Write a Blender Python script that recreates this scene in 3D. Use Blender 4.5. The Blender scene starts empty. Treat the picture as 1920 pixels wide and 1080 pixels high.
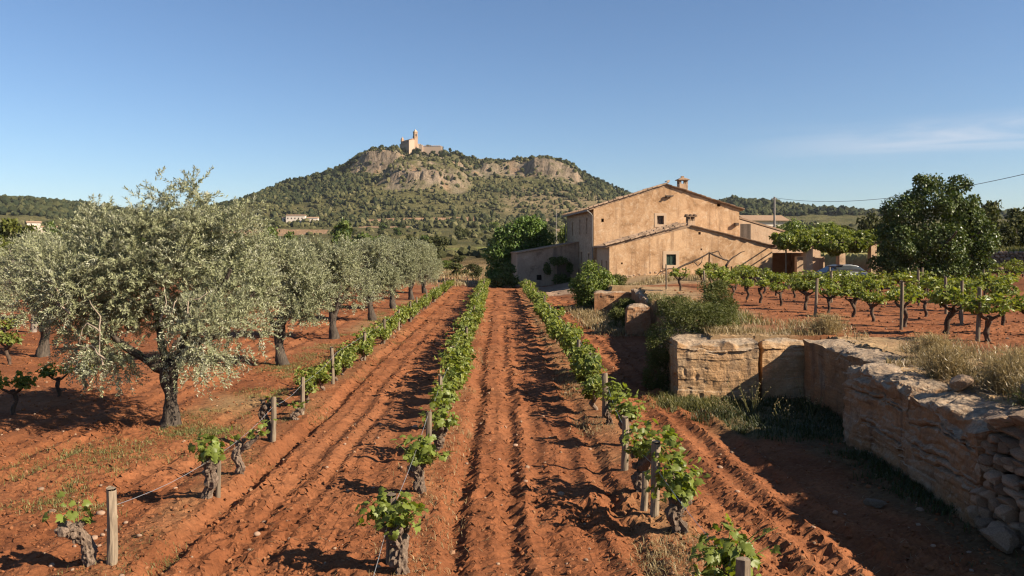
import bpy, math, random
import numpy as np
from mathutils import Vector, Matrix

# ------------------------------------------------------------------ camera, sky, sun, exposure
S = bpy.context.scene
COL = S.collection
F_PX, HX, HY, HC = 1500.0, 936.0, 465.0, 3.0       # focal length in photo pixels, vanishing point of the rows, eye height

cam_d = bpy.data.cameras.new("camera")
cam_d.sensor_width = 36.0
cam_d.lens = F_PX / 1920 * 36.0
cam_d.shift_x = (960 - HX) / 1920
cam_d.shift_y = -(540 - HY) / 1920
cam_d.clip_start = 0.2
cam_d.clip_end = 20000
cam = bpy.data.objects.new("camera", cam_d)
COL.objects.link(cam)
cam.location = (0, 0, HC)
cam.rotation_euler = (math.radians(90), 0, 0)
S.camera = cam

SUN_EL, SUN_AZ = math.radians(31.5), math.radians(22)  # azimuth from +X towards the camera side
SUN_V = Vector((math.cos(SUN_EL) * math.cos(SUN_AZ), -math.cos(SUN_EL) * math.sin(SUN_AZ), math.sin(SUN_EL)))
W = bpy.data.worlds.new("World")
S.world = W
W.use_nodes = True
wn = W.node_tree
wn.nodes.clear()
w_out = wn.nodes.new("ShaderNodeOutputWorld")
w_bg = wn.nodes.new("ShaderNodeBackground")
w_sky = wn.nodes.new("ShaderNodeTexSky")
w_sky.sky_type = 'NISHITA'
w_sky.sun_disc = False
w_sky.sun_elevation = SUN_EL
w_sky.sun_rotation = math.radians(90) + SUN_AZ
w_sky.altitude = 150
w_sky.air_density = 1.0
w_sky.dust_density = 0.25
w_sky.ozone_density = 4.5
w_bg.inputs[1].default_value = 0.051
w_tc = wn.nodes.new("ShaderNodeTexCoord")           # a thin veil of cirrus low in the north-east
w_map = wn.nodes.new("ShaderNodeMapping"); w_map.inputs['Scale'].default_value = (1.6, 1.6, 20.0)
w_ns = wn.nodes.new("ShaderNodeTexNoise"); w_ns.inputs['Scale'].default_value = 2.2; w_ns.inputs['Detail'].default_value = 8; w_ns.inputs['Roughness'].default_value = .6; w_ns.inputs['Distortion'].default_value = .4
w_sep = wn.nodes.new("ShaderNodeSeparateXYZ")
def w_band(sock, a, b):
    n = wn.nodes.new("ShaderNodeMapRange"); n.interpolation_type = 'SMOOTHSTEP'; wn.links.new(sock, n.inputs[0]); n.inputs[1].default_value = a; n.inputs[2].default_value = b
    return n.outputs[0]
def w_mul(a, b):
    n = wn.nodes.new("ShaderNodeMath"); n.operation = 'MULTIPLY'; wn.links.new(a, n.inputs[0])
    if isinstance(b, float): n.inputs[1].default_value = b
    else: wn.links.new(b, n.inputs[1])
    return n.outputs[0]
wn.links.new(w_tc.outputs['Generated'], w_map.inputs[0]); wn.links.new(w_map.outputs[0], w_ns.inputs[0]); wn.links.new(w_tc.outputs['Generated'], w_sep.inputs[0])
w_f = w_mul(w_mul(w_band(w_sep.outputs[2], .095, .118), w_band(w_sep.outputs[2], .150, .122)), w_mul(w_band(w_sep.outputs[0], .24, .52), w_band(w_ns.outputs[0], .32, .62)))
w_f = w_mul(w_f, .55)
w_mix = wn.nodes.new("ShaderNodeMix"); w_mix.data_type = 'RGBA'; wn.links.new(w_f, w_mix.inputs[0]); w_gr = wn.nodes.new('ShaderNodeMix'); w_gr.data_type = 'RGBA'; w_gr.blend_type = 'MULTIPLY'; w_gr.inputs[0].default_value = 1.0; wn.links.new(w_sky.outputs[0], w_gr.inputs[6]); w_gr.inputs[7].default_value = (0.985, 1.005, 1.05, 1); wn.links.new(w_gr.outputs[2], w_mix.inputs[6]); w_mix.inputs[7].default_value = (6.2, 6.4, 7.0, 1)
wn.links.new(w_mix.outputs[2], w_bg.inputs[0])
wn.links.new(w_bg.outputs[0], w_out.inputs[0])

sun_d = bpy.data.lights.new("sun", 'SUN')
sun_d.energy = 5.0
sun_d.angle = math.radians(0.53)
sun_d.color = (1.0, 0.86, 0.68)
sun = bpy.data.objects.new("sun", sun_d)
COL.objects.link(sun)
sun.rotation_euler = (-SUN_V).to_track_quat('-Z', 'Y').to_euler()
S.view_settings.view_transform = 'Standard'
S.view_settings.look = 'None'
S.view_settings.exposure = 1.28
S.view_settings.gamma = 1.0
S.view_settings.use_curve_mapping = False
S.render.engine = 'CYCLES'
S.cycles.use_denoising = True
S.cycles.denoiser = 'OPENIMAGEDENOISE'
S.cycles.filter_width = 1.25
S.cycles.sample_clamp_indirect = 2.5
S.cycles.volume_bounces = 0
S.cycles.max_bounces = 6
S.cycles.diffuse_bounces = 3
S.cycles.transmission_bounces = 4
S.cycles.transparent_max_bounces = 8
S.cycles.caustics_reflective = False
S.cycles.caustics_refractive = False

# ------------------------------------------------------------------ noise
def _hash(ix, iy, iz, seed):
    h = (ix.astype(np.int64) * 374761393 + iy.astype(np.int64) * 668265263 + iz.astype(np.int64) * 2147483647 + seed * 1274126177) & 0xFFFFFFFF
    h = ((h ^ (h >> 13)) * 1274126177) & 0xFFFFFFFF
    h = ((h ^ (h >> 16)) * 2246822519) & 0xFFFFFFFF
    return ((h ^ (h >> 15)) & 0xFFFFFF) / float(0xFFFFFF) * 2 - 1

def vn2(x, y, seed=0):
    x = np.asarray(x, float); y = np.asarray(y, float)
    ix = np.floor(x); iy = np.floor(y)
    fx = x - ix; fy = y - iy
    fx = fx * fx * (3 - 2 * fx); fy = fy * fy * (3 - 2 * fy)
    z = np.zeros_like(ix)
    a = _hash(ix, iy, z, seed); b = _hash(ix + 1, iy, z, seed)
    c = _hash(ix, iy + 1, z, seed); d = _hash(ix + 1, iy + 1, z, seed)
    return (a * (1 - fx) + b * fx) * (1 - fy) + (c * (1 - fx) + d * fx) * fy

def vn3(x, y, z, seed=0):
    ix = np.floor(x); iy = np.floor(y); iz = np.floor(z)
    fx = x - ix; fy = y - iy; fz = z - iz
    fx = fx * fx * (3 - 2 * fx); fy = fy * fy * (3 - 2 * fy); fz = fz * fz * (3 - 2 * fz)
    r = 0
    for dz in (0, 1):
        a = _hash(ix, iy, iz + dz, seed); b = _hash(ix + 1, iy, iz + dz, seed)
        c = _hash(ix, iy + 1, iz + dz, seed); d = _hash(ix + 1, iy + 1, iz + dz, seed)
        q = (a * (1 - fx) + b * fx) * (1 - fy) + (c * (1 - fx) + d * fx) * fy
        r = r + q * (fz if dz else (1 - fz))
    return r

def fbm2(x, y, wl, octv=3, seed=0, gain=0.5):
    r = 0; a = 1.0; t = 0
    for o in range(octv):
        r = r + a * vn2(x / wl + 17.3 * o, y / wl + 9.1 * o, seed + o); t += a
        a *= gain; wl *= 0.5
    return r / t

def fbm3(P, wl, octv=3, seed=0, gain=0.5):
    r = 0; a = 1.0; t = 0
    for o in range(octv):
        r = r + a * vn3(P[:, 0] / wl + 17.3 * o, P[:, 1] / wl, P[:, 2] / wl + 5.7 * o, seed + o); t += a
        a *= gain; wl *= 0.5
    return r / t

def sstep(a, b, x):
    t = np.clip((x - a) / (b - a), 0, 1)
    return t * t * (3 - 2 * t)

def unit(v):
    return v / np.maximum(np.linalg.norm(v, axis=-1, keepdims=True), 1e-9)

# ------------------------------------------------------------------ mesh helpers
class MB:
    """collects blocks of vertices and faces, built as ONE mesh object"""
    def __init__(self):
        self.V = []; self.B = []; self.n = 0
    def add(self, V, F, mi=0):
        V = np.asarray(V, float).reshape(-1, 3); F = np.asarray(F, np.int64)
        self.V.append(V); self.B.append((F + self.n, mi)); self.n += len(V)
        return self
    def mesh(self, name, mats, smooth=False):
        me = bpy.data.meshes.new(name)
        V = np.concatenate(self.V)
        loops = np.concatenate([b.ravel() for b, _ in self.B])
        tot = np.concatenate([np.full(len(b), b.shape[1]) for b, _ in self.B])
        st = np.concatenate([[0], np.cumsum(tot)[:-1]])
        me.vertices.add(len(V)); me.vertices.foreach_set('co', V.astype(np.float32).ravel())
        me.loops.add(len(loops)); me.loops.foreach_set('vertex_index', loops.astype(np.int32))
        me.polygons.add(len(tot)); me.polygons.foreach_set('loop_start', st.astype(np.int32))
        mats = mats if isinstance(mats, (list, tuple)) else [mats]
        for m in mats:
            me.materials.append(m)
        if len(mats) > 1:
            mi = np.concatenate([np.full(len(b), m) for b, m in self.B])
            me.polygons.foreach_set('material_index', mi.astype(np.int32))
        me.update(calc_edges=True)
        if smooth: me.shade_smooth()
        else: me.shade_flat()
        return me
    def box(self, c, s, rz=0.0, mi=0, taper=1.0):
        sx, sy, sz = s[0] / 2, s[1] / 2, s[2] / 2
        t = taper
        v = np.array([(-sx, -sy, -sz), (sx, -sy, -sz), (sx, sy, -sz), (-sx, sy, -sz),
                      (-sx * t, -sy * t, sz), (sx * t, -sy * t, sz), (sx * t, sy * t, sz), (-sx * t, sy * t, sz)])
        if rz:
            ca, sa = math.cos(rz), math.sin(rz)
            v[:, :2] = v[:, :2] @ np.array([[ca, sa], [-sa, ca]])
        return self.add(v + np.asarray(c), [(0, 3, 2, 1), (4, 5, 6, 7), (0, 1, 5, 4), (1, 2, 6, 5), (2, 3, 7, 6), (3, 0, 4, 7)], mi)
    def tube(self, P, R, sides=8, cap=True, mi=0, rough=0.0, seed=0, flat=1.0, bark=0.0):
        P = np.asarray(P, float); n = len(P)
        R = np.broadcast_to(np.asarray(R, float), (n,))
        T = np.gradient(P, axis=0); T = unit(T)
        ref = np.array([1.0, 0, 0]) if abs(T[0][0]) < 0.8 else np.array([0, 1.0, 0])
        U = unit(np.cross(T, ref)); Vv = np.cross(T, U)
        a = np.linspace(0, 2 * math.pi, sides, endpoint=False)
        ring = (np.cos(a)[None, :, None] * U[:, None, :] + flat * np.sin(a)[None, :, None] * Vv[:, None, :])
        RR = np.repeat(R[:, None], sides, 1)
        if rough:
            rg = np.random.default_rng(seed)
            lob = vn2(np.repeat(a[None] * 1.3, n, 0) + seed, np.repeat(np.arange(n)[:, None] * 0.55, sides, 1), seed)
            RR = RR * (1 + rough * lob + rough * 0.5 * rg.uniform(-1, 1, RR.shape))
        if bark:      # shaggy ridges that wind up the stem
            aa = np.repeat(a[None], n, 0); ii = np.repeat(np.arange(n)[:, None], sides, 1)
            RR = RR * (1 + bark * (.9 * np.abs(vn2(np.cos(aa) * 2.6 + ii * .12 + seed, np.sin(aa) * 2.6 + ii * .16, seed + 3)) - .3 + .8 * np.abs(vn2(np.cos(aa) * 6 + ii * .3, np.sin(aa) * 6 - ii * .2 + seed, seed + 5))))
        V = (P[:, None, :] + ring * RR[..., None]).reshape(-1, 3)
        i = np.arange(n - 1)[:, None] * sides; j = np.arange(sides)[None]
        jn = (j + 1) % sides
        Fq = np.stack([i + j, i + jn, i + sides + jn, i + sides + j], -1).reshape(-1, 4)
        self.add(V, Fq, mi)
        if cap:
            base = self.n - len(V)
            for k, rev in ((0, True), (n - 1, False)):
                c = P[k] + (0 if k == 0 else 1) * T[k] * R[k] * 0.15
                ids = np.arange(sides)
                tri = np.stack([ids, (ids + 1) % sides, np.full(sides, sides)], -1)
                if rev: tri = tri[:, ::-1]
                self.add(np.vstack([V[k * sides:(k + 1) * sides], c]), tri, mi)
        return self

def link(name, me, parent=None, loc=None, rz=0.0):
    o = bpy.data.objects.new(name, me)
    COL.objects.link(o)
    if parent is not None: o.parent = parent
    if loc is not None: o.location = loc
    if rz: o.rotation_euler = (0, 0, rz)
    return o

def tag(o, label=None, cat=None, group=None, kind=None):
    if label: o['label'] = label
    if cat: o['category'] = cat
    if group: o['group'] = group
    if kind: o['kind'] = kind
    return o

def thing(name, label, cat, loc=(0, 0, 0), rz=0.0, group=None):
    return tag(link(name, None, None, loc, rz), label, cat, group)

CHILDREN = {}
def copy_tree(o, loc=None, rz=None, sc=None, label=None, group=None):
    c = o.copy(); COL.objects.link(c)
    if loc is not None: c.location = loc
    if rz is not None: c.rotation_euler = (0, 0, rz)
    if sc is not None: c.scale = sc if hasattr(sc, '__len__') else (sc, sc, sc)
    if label: c['label'] = label
    if group: c['group'] = group
    def rec(a, b):
        for ch in a.children:
            d = ch.copy(); COL.objects.link(d); d.parent = b
            rec(ch, d)
    rec(o, c)
    return c

def px(x, y, d):
    """world point seen at photo pixel x, y at depth d along the rows"""
    return Vector(((x - HX) / F_PX * d, d, HC - (y - HY) / F_PX * d))

# ------------------------------------------------------------------ materials
def nd(nt, typ, props=None, ins=None):
    n = nt.nodes.new(typ)
    for k, v in (props or {}).items(): setattr(n, k, v)
    for k, v in (ins or {}).items():
        s = n.inputs[k]
        if isinstance(v, bpy.types.NodeSocket): nt.links.new(v, s)
        else: s.default_value = v
    return n

def c4(c): return (c[0], c[1], c[2], 1.0)

def newmat(name):
    m = bpy.data.materials.new(name); m.use_nodes = True
    m.node_tree.nodes.clear()
    return m, m.node_tree

def ramp(nt, fac, stops):
    r = nd(nt, 'ShaderNodeValToRGB', None, {0: fac})
    e = r.color_ramp.elements
    while len(e) > 1: e.remove(e[-1])
    e[0].position = stops[0][0]; e[0].color = c4(stops[0][1])
    for p, c in stops[1:]:
        q = e.new(p); q.color = c4(c)
    return r.outputs[0]

def mixc(nt, fac, a, b, mode='MIX'):
    n = nd(nt, 'ShaderNodeMix', {'data_type': 'RGBA', 'blend_type': mode})
    for sock, v in ((n.inputs[0], fac), (n.inputs[6], a), (n.inputs[7], b)):
        if isinstance(v, bpy.types.NodeSocket): nt.links.new(v, sock)
        elif sock.type == 'RGBA': sock.default_value = c4(v)
        else: sock.default_value = v
    return n.outputs[2]

def noise(nt, vec, scale, detail=4, rough=0.55, dist=0.0):
    return nd(nt, 'ShaderNodeTexNoise', None, {'Vector': vec, 'Scale': scale, 'Detail': detail, 'Roughness': rough, 'Distortion': dist}).outputs[0]

def mapped(nt, vec, scale=(1, 1, 1), loc=(0, 0, 0)):
    return nd(nt, 'ShaderNodeMapping', None, {'Vector': vec, 'Scale': scale, 'Location': loc}).outputs[0]

ALB = 0.74       # the photograph is exposed a good stop over the lamps' scale: all base colours are this much lower
def finish(m, nt, col, rough=0.9, bump=None, bstr=0.3, bdist=0.02, spec=0.2, metal=0.0):
    col = mixc(nt, 1.0, col, (ALB, ALB, ALB), 'MULTIPLY') if isinstance(col, bpy.types.NodeSocket) else tuple(ALB * q for q in col)
    p = nd(nt, 'ShaderNodeBsdfPrincipled', None, {'Roughness': rough, 'Specular IOR Level': spec, 'Metallic': metal})
    if isinstance(col, bpy.types.NodeSocket): nt.links.new(col, p.inputs['Base Color'])
    else: p.inputs['Base Color'].default_value = c4(col)
    if bump is not None:
        b = nd(nt, 'ShaderNodeBump', None, {'Strength': bstr, 'Distance': bdist, 'Height': bump})
        nt.links.new(b.outputs[0], p.inputs['Normal'])
    o = nd(nt, 'ShaderNodeOutputMaterial', None, {0: p.outputs[0]})
    return m

def ocoord(nt): return nd(nt, 'ShaderNodeTexCoord').outputs['Object']

def simple(name, a, b, scale=8, rough=0.85, bstr=0.3, bdist=0.01, stretch=(1, 1, 1), spec=0.2, metal=0.0, objvar=0.0):
    m, nt = newmat(name)
    v = mapped(nt, ocoord(nt), stretch)
    n1 = noise(nt, v, scale, 6, 0.65)
    c = ramp(nt, n1, [(0.3, a), (0.7, b)])
    if objvar:
        oi = nd(nt, 'ShaderNodeObjectInfo')
        hv = nd(nt, 'ShaderNodeHueSaturation', None, {'Color': c, 'Value': nd(nt, 'ShaderNodeMapRange', None, {0: oi.outputs['Random'], 3: 1 - objvar, 4: 1 + objvar}).outputs[0]})
        c = hv.outputs[0]
    return finish(m, nt, c, rough, n1, bstr, bdist, spec, metal)

def leafmat(name, c1, c2, back=None, transl=0.3, gloss=0.05, tcol=None, objvar=0.15, grough=0.45):
    m, nt = newmat(name)
    g = nd(nt, 'ShaderNodeNewGeometry')
    c = mixc(nt, g.outputs['Random Per Island'], c1, c2)
    if back is not None:
        c = mixc(nt, g.outputs['Backfacing'], c, back)
    oi = nd(nt, 'ShaderNodeObjectInfo')
    val = nd(nt, 'ShaderNodeMapRange', None, {0: oi.outputs['Random'], 3: 1 - objvar, 4: 1 + objvar}).outputs[0]
    c = nd(nt, 'ShaderNodeHueSaturation', None, {'Color': c, 'Value': val}).outputs[0]
    c = mixc(nt, 1.0, c, (ALB, ALB, ALB), 'MULTIPLY')
    d = nd(nt, 'ShaderNodeBsdfDiffuse', None, {0: c})
    tc = mixc(nt, 1.0, c, tcol or (1.25, 1.3, 0.5), 'MULTIPLY')
    t = nd(nt, 'ShaderNodeBsdfTranslucent', None, {0: tc})
    mx = nd(nt, 'ShaderNodeMixShader', None, {0: transl, 1: d.outputs[0], 2: t.outputs[0]})
    gl = nd(nt, 'ShaderNodeBsdfGlossy', None, {0: (1, 1, 1, 1), 'Roughness': grough})
    lw = nd(nt, 'ShaderNodeLayerWeight', None, {0: 0.25})
    gf = nd(nt, 'ShaderNodeMath', {'operation': 'MULTIPLY_ADD'}, {0: lw.outputs[0], 1: gloss * 1.1, 2: gloss * 0.3})
    mg = nd(nt, 'ShaderNodeMixShader', None, {0: gf.outputs[0], 1: mx.outputs[0], 2: gl.outputs[0]})
    nd(nt, 'ShaderNodeOutputMaterial', None, {0: mg.outputs[0]})
    return m

M = {}
# earth: vertex colour carries the soil, field and scrub colours; noise breaks it up
m, nt = newmat('earth')
v = ocoord(nt)
att = nd(nt, 'ShaderNodeAttribute', {'attribute_name': 'Col'}).outputs['Color']
n1 = noise(nt, v, 2.2, 8, 0.7); n2 = noise(nt, v, 22, 6, 0.75); n3 = noise(nt, v, 0.35, 4, 0.6)
k = nd(nt, 'ShaderNodeMapRange', None, {0: n1, 1: 0.25, 2: 0.75, 3: 0.72, 4: 1.28}).outputs[0]
k2 = nd(nt, 'ShaderNodeMapRange', None, {0: n2, 1: 0.3, 2: 0.7, 3: 0.7, 4: 1.3}).outputs[0]
k3 = nd(nt, 'ShaderNodeMapRange', None, {0: n3, 1: 0.3, 2: 0.7, 3: 0.82, 4: 1.15}).outputs[0]
kk = nd(nt, 'ShaderNodeMath', {'operation': 'MULTIPLY'}, {0: k, 1: k2}).outputs[0]
kk = nd(nt, 'ShaderNodeMath', {'operation': 'MULTIPLY'}, {0: kk, 1: k3}).outputs[0]
c = nd(nt, 'ShaderNodeHueSaturation', None, {'Color': att, 'Value': kk}).outputs[0]
M['earth'] = finish(m, nt, c, 0.95, n2, 0.55, 0.03, 0.1)

m, nt = newmat('hillside')
v = ocoord(nt)
att = nd(nt, 'ShaderNodeAttribute', {'attribute_name': 'Col'}).outputs['Color']
n1 = noise(nt, v, .12, 8, 0.72); n2 = noise(nt, mapped(nt, v, (1, 1, .45)), .55, 6, 0.75)
k = nd(nt, 'ShaderNodeMapRange', None, {0: n1, 1: 0.3, 2: 0.7, 3: 0.6, 4: 1.35}).outputs[0]
k2 = nd(nt, 'ShaderNodeMapRange', None, {0: n2, 1: 0.3, 2: 0.7, 3: 0.6, 4: 1.35}).outputs[0]
kk = nd(nt, 'ShaderNodeMath', {'operation': 'MULTIPLY'}, {0: k, 1: k2}).outputs[0]
c = nd(nt, 'ShaderNodeHueSaturation', None, {'Color': att, 'Value': kk}).outputs[0]
gn = nd(nt, 'ShaderNodeSeparateXYZ', None, {0: nd(nt, 'ShaderNodeNewGeometry').outputs['True Normal']}).outputs[2]
stp = nd(nt, 'ShaderNodeMapRange', None, {0: gn, 1: 0.5, 2: 0.78, 3: 1.0, 4: 0.0}).outputs[0]
fis = noise(nt, mapped(nt, v, (.30, .30, .05)), 1.0, 6, .75, .3)
c = mixc(nt, stp, c, ramp(nt, fis, [(.36, (0.07, 0.055, 0.042)), (.47, (0.23, 0.175, 0.12)), (.58, (0.34, 0.265, 0.195)), (.68, (0.38, 0.215, 0.11))]))
M['hillside'] = finish(m, nt, c, 0.95, n2, 1.0, 2.5, 0.05)

SOIL_A, SOIL_B = (0.190, 0.067, 0.027), (0.275, 0.110, 0.048)
m, nt = newmat('soil_clod')
g = nd(nt, 'ShaderNodeNewGeometry').outputs['Random Per Island']
c = ramp(nt, g, [(0.0, SOIL_A), (0.8, SOIL_B), (0.955, (0.30, 0.15, 0.075)), (0.985, (0.36, 0.25, 0.17))])
M['clod'] = finish(m, nt, c, 0.95, noise(nt, ocoord(nt), 60), 0.4, 0.01, 0.1)

def rockmat(name, base, hot, pale, dark):
    m, nt = newmat(name)
    v = ocoord(nt)
    warp = noise(nt, v, 0.9, 3)
    n_big = noise(nt, v, 1.3, 6, 0.62, 0.6)
    c = ramp(nt, n_big, [(0.3, base), (0.52, hot), (0.7, pale)])
    strata = noise(nt, mapped(nt, v, (1.2, 1.2, 13)), 1.6, 5, 0.6, 0.4)
    c = mixc(nt, nd(nt, 'ShaderNodeMapRange', None, {0: strata, 1: 0.45, 2: 0.75, 3: 0.0, 4: 0.45}).outputs[0], c, dark)
    streak = noise(nt, mapped(nt, v, (5.5, 5.5, 0.45)), 1.0, 5, 0.6)
    c = mixc(nt, nd(nt, 'ShaderNodeMapRange', None, {0: streak, 1: 0.52, 2: 0.68, 3: 0.0, 4: 0.65}).outputs[0], c, dark)
    nz = nd(nt, 'ShaderNodeSeparateXYZ', None, {0: nd(nt, 'ShaderNodeNewGeometry').outputs['Normal']}).outputs[2]
    lich = noise(nt, v, 4.0, 6, 0.7)
    up = nd(nt, 'ShaderNodeMath', {'operation': 'MULTIPLY_ADD'}, {0: lich, 1: 0.9, 2: nz}).outputs[0]
    c = mixc(nt, nd(nt, 'ShaderNodeMapRange', None, {0: up, 1: 0.6, 2: 1.2, 3: 0.0, 4: 0.8}).outputs[0], c, ramp(nt, noise(nt, v, 9.0, 8, 0.8), [(0.32, (0.12, 0.095, 0.07)), (0.48, (0.34, 0.27, 0.195)), (0.66, (0.50, 0.42, 0.32))]))
    fine = noise(nt, v, 30, 8, 0.7)
    c = mixc(nt, 0.5, c, ramp(nt, fine, [(0.3, (0.55, 0.5, 0.45)), (0.7, (1.35, 1.3, 1.25))]), 'MULTIPLY')
    h = nd(nt, 'ShaderNodeMath', {'operation': 'MULTIPLY_ADD'}, {0: strata, 1: 0.8, 2: fine}).outputs[0]
    return finish(m, nt, c, 0.92, h, 0.7, 0.03, 0.15)
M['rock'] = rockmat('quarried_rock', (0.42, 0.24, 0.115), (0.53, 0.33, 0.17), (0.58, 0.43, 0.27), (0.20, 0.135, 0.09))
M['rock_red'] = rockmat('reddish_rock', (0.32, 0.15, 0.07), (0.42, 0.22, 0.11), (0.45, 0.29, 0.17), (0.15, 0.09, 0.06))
M['rock_dark'] = rockmat('weathered_shade_rock', (0.25, 0.145, 0.08), (0.36, 0.20, 0.10), (0.36, 0.28, 0.2), (0.105, 0.078, 0.06))  # weathered grey stone, with extra shade put into its base colours
M['drystone'] = simple('dry_stone', (0.22, 0.145, 0.095), (0.42, 0.30, 0.20), 11, 0.9, 0.9, 0.02, objvar=0.4)
M['pebble'] = simple('pale_pebble', (0.27, 0.16, 0.10), (0.40, 0.28, 0.20), 20, 0.9, 0.3, 0.004, objvar=0.25)

def plaster(name, a, b, pale, stain, base_rough=True):
    m, nt = newmat(name)
    v = ocoord(nt)
    n1 = noise(nt, v, 0.7, 8, 0.72, 0.5)
    n2 = noise(nt, v, 3.0, 8, 0.75, 0.4)
    vo = nd(nt, 'ShaderNodeTexVoronoi', {'feature': 'F1'}, {'Vector': v, 'Scale': 5.5, 'Randomness': 1.0}).outputs[0]
    c = ramp(nt, n1, [(0.34, tuple(.62 * q for q in a)), (0.43, a), (0.60, b)])
    c = mixc(nt, nd(nt, 'ShaderNodeMapRange', None, {0: n2, 1: 0.52, 2: 0.66, 3: 0, 4: 0.75}).outputs[0], c, pale)
    st = noise(nt, mapped(nt, v, (2.2, 2.2, 0.22)), 1.0, 6, 0.65)
    st2 = noise(nt, v, 0.35, 3, 0.5)
    sm = nd(nt, 'ShaderNodeMath', {'operation': 'MULTIPLY'}, {0: nd(nt, 'ShaderNodeMapRange', None, {0: st, 1: 0.48, 2: 0.66, 3: 0, 4: 0.9}).outputs[0],
                                                              1: nd(nt, 'ShaderNodeMapRange', None, {0: st2, 1: 0.44, 2: 0.60, 3: 0.05, 4: 1}).outputs[0]}).outputs[0]
    c = mixc(nt, sm, c, stain)
    fine = noise(nt, v, 14, 8, 0.75)
    c = mixc(nt, 0.45, c, ramp(nt, fine, [(0.3, (0.6, 0.56, 0.52)), (0.7, (1.25, 1.22, 1.2))]), 'MULTIPLY')
    h = nd(nt, 'ShaderNodeMath', {'operation': 'MULTIPLY_ADD'}, {0: vo, 1: 0.12, 2: n2}).outputs[0]
    return finish(m, nt, c, 0.92, h, 0.5, 0.045, 0.1)
M['plaster'] = plaster('weathered_plaster', (0.48, 0.29, 0.155), (0.70, 0.465, 0.275), (0.76, 0.58, 0.40), (0.26, 0.16, 0.095))
M['plaster_plain'] = plaster('smooth_plaster', (0.58, 0.40, 0.26), (0.62, 0.45, 0.30), (0.65, 0.5, 0.36), (0.38, 0.27, 0.18))
M['plaster_grey'] = plaster('grey_plaster', (0.44, 0.32, 0.225), (0.54, 0.41, 0.295), (0.6, 0.47, 0.35), (0.24, 0.185, 0.145))
M['surround'] = simple('pale_render', (0.56, 0.39, 0.25), (0.64, 0.46, 0.31), 3, 0.9, 0.2, 0.01)
m, nt = newmat('rubble_masonry')
v = ocoord(nt)
vs = mapped(nt, v, (1, 1, 1.7))
vo = nd(nt, 'ShaderNodeTexVoronoi', {'feature': 'DISTANCE_TO_EDGE'}, {'Vector': vs, 'Scale': 4.2}).outputs[0]
vc = nd(nt, 'ShaderNodeTexVoronoi', {'feature': 'F1'}, {'Vector': vs, 'Scale': 4.2}).outputs[1]
bw = nd(nt, 'ShaderNodeRGBToBW', None, {0: vc}).outputs[0]
c = ramp(nt, bw, [(0.1, (0.40, 0.28, 0.18)), (0.9, (0.60, 0.45, 0.31))])
c = mixc(nt, nd(nt, 'ShaderNodeMapRange', None, {0: vo, 1: 0.0, 2: 0.06, 3: 1, 4: 0}).outputs[0], c, (0.4, 0.32, 0.24))
M['rubble'] = finish(m, nt, c, 0.95, vo, 0.8, 0.06, 0.1)
M['tile'] = simple('clay_tile', (0.26, 0.155, 0.095), (0.44, 0.31, 0.205), 6, 0.85, 0.3, 0.01, objvar=0.3)
M['mortar'] = simple('mortar', (0.34, 0.25, 0.17), (0.46, 0.34, 0.24), 6, 0.9, 0.4, 0.02)
M['glass'] = finish(*newmat('window_glass'), (0.02, 0.025, 0.03), 0.12, spec=0.5)
M['dark_in'] = finish(*newmat('dark_opening'), (0.03, 0.025, 0.022), 0.9)
M['shutter'] = simple('green_shutter', (0.03, 0.06, 0.045), (0.05, 0.085, 0.06), 12, 0.6)
M['shutter_grey'] = simple('grey_shutter', (0.16, 0.12, 0.09), (0.24, 0.185, 0.14), 12, 0.7)
M['post'] = simple('weathered_post', (0.13, 0.098, 0.068), (0.30, 0.235, 0.165), 14, 0.9, 0.6, 0.006, (4, 4, 0.35), objvar=0.3)
M['wood'] = simple('dark_timber', (0.08, 0.055, 0.04), (0.15, 0.11, 0.08), 10, 0.9, 0.5, 0.01, (3, 3, 0.4))
M['bark_olive'] = simple('olive_bark', (0.035, 0.028, 0.022), (0.14, 0.11, 0.085), 11, 0.95, 1.0, 0.03, (2.2, 2.2, 0.5))
M['bark_vine'] = simple('vine_bark', (0.075, 0.05, 0.035), (0.26, 0.19, 0.14), 26, 0.95, 1.0, 0.012, (2, 2, 0.45), objvar=0.3)
M['bark_dark'] = simple('dark_vine_bark', (0.04, 0.026, 0.018), (0.15, 0.1, 0.07), 26, 0.95, 1.0, 0.012, (2, 2, 0.45), objvar=0.3)
M['branch_pale'] = simple('pale_branch', (0.26, 0.2, 0.15), (0.42, 0.34, 0.26), 14, 0.9, 0.4, 0.006)
M['wire'] = finish(*newmat('galvanised_wire'), (0.5, 0.5, 0.5), 0.4, metal=0.6)
M['cable'] = finish(*newmat('black_cable'), (0.05, 0.05, 0.055), 0.6)
M['pole'] = simple('grey_pole', (0.25, 0.23, 0.2), (0.36, 0.33, 0.3), 6)

M['vine_leaf'] = leafmat('vine_leaf', (0.075, 0.13, 0.024), (0.29, 0.33, 0.065), None, 0.40, 0.05, (1.5, 1.5, 0.4), 0.2)
M['vine_leaf_far'] = leafmat('vine_leaf_row', (0.115, 0.165, 0.03), (0.31, 0.335, 0.075), None, 0.36, 0.05, (1.45, 1.45, 0.4), 0.12)
M['olive_leaf'] = leafmat('olive_leaf', (0.18, 0.197, 0.10), (0.36, 0.37, 0.21), (0.42, 0.425, 0.30), 0.16, 0.07, (1.2, 1.2, 0.7), 0.08)
M['fig_leaf'] = leafmat('broad_leaf', (0.075, 0.14, 0.028), (0.165, 0.235, 0.05), None, 0.28, 0.06)
M['carob_leaf'] = leafmat('dark_leaf', (0.05, 0.088, 0.018), (0.145, 0.185, 0.04), None, 0.2, 0.06)
M['bush_leaf'] = leafmat('bush_leaf', (0.105, 0.16, 0.03), (0.23, 0.265, 0.058), None, 0.3, 0.05)
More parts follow.
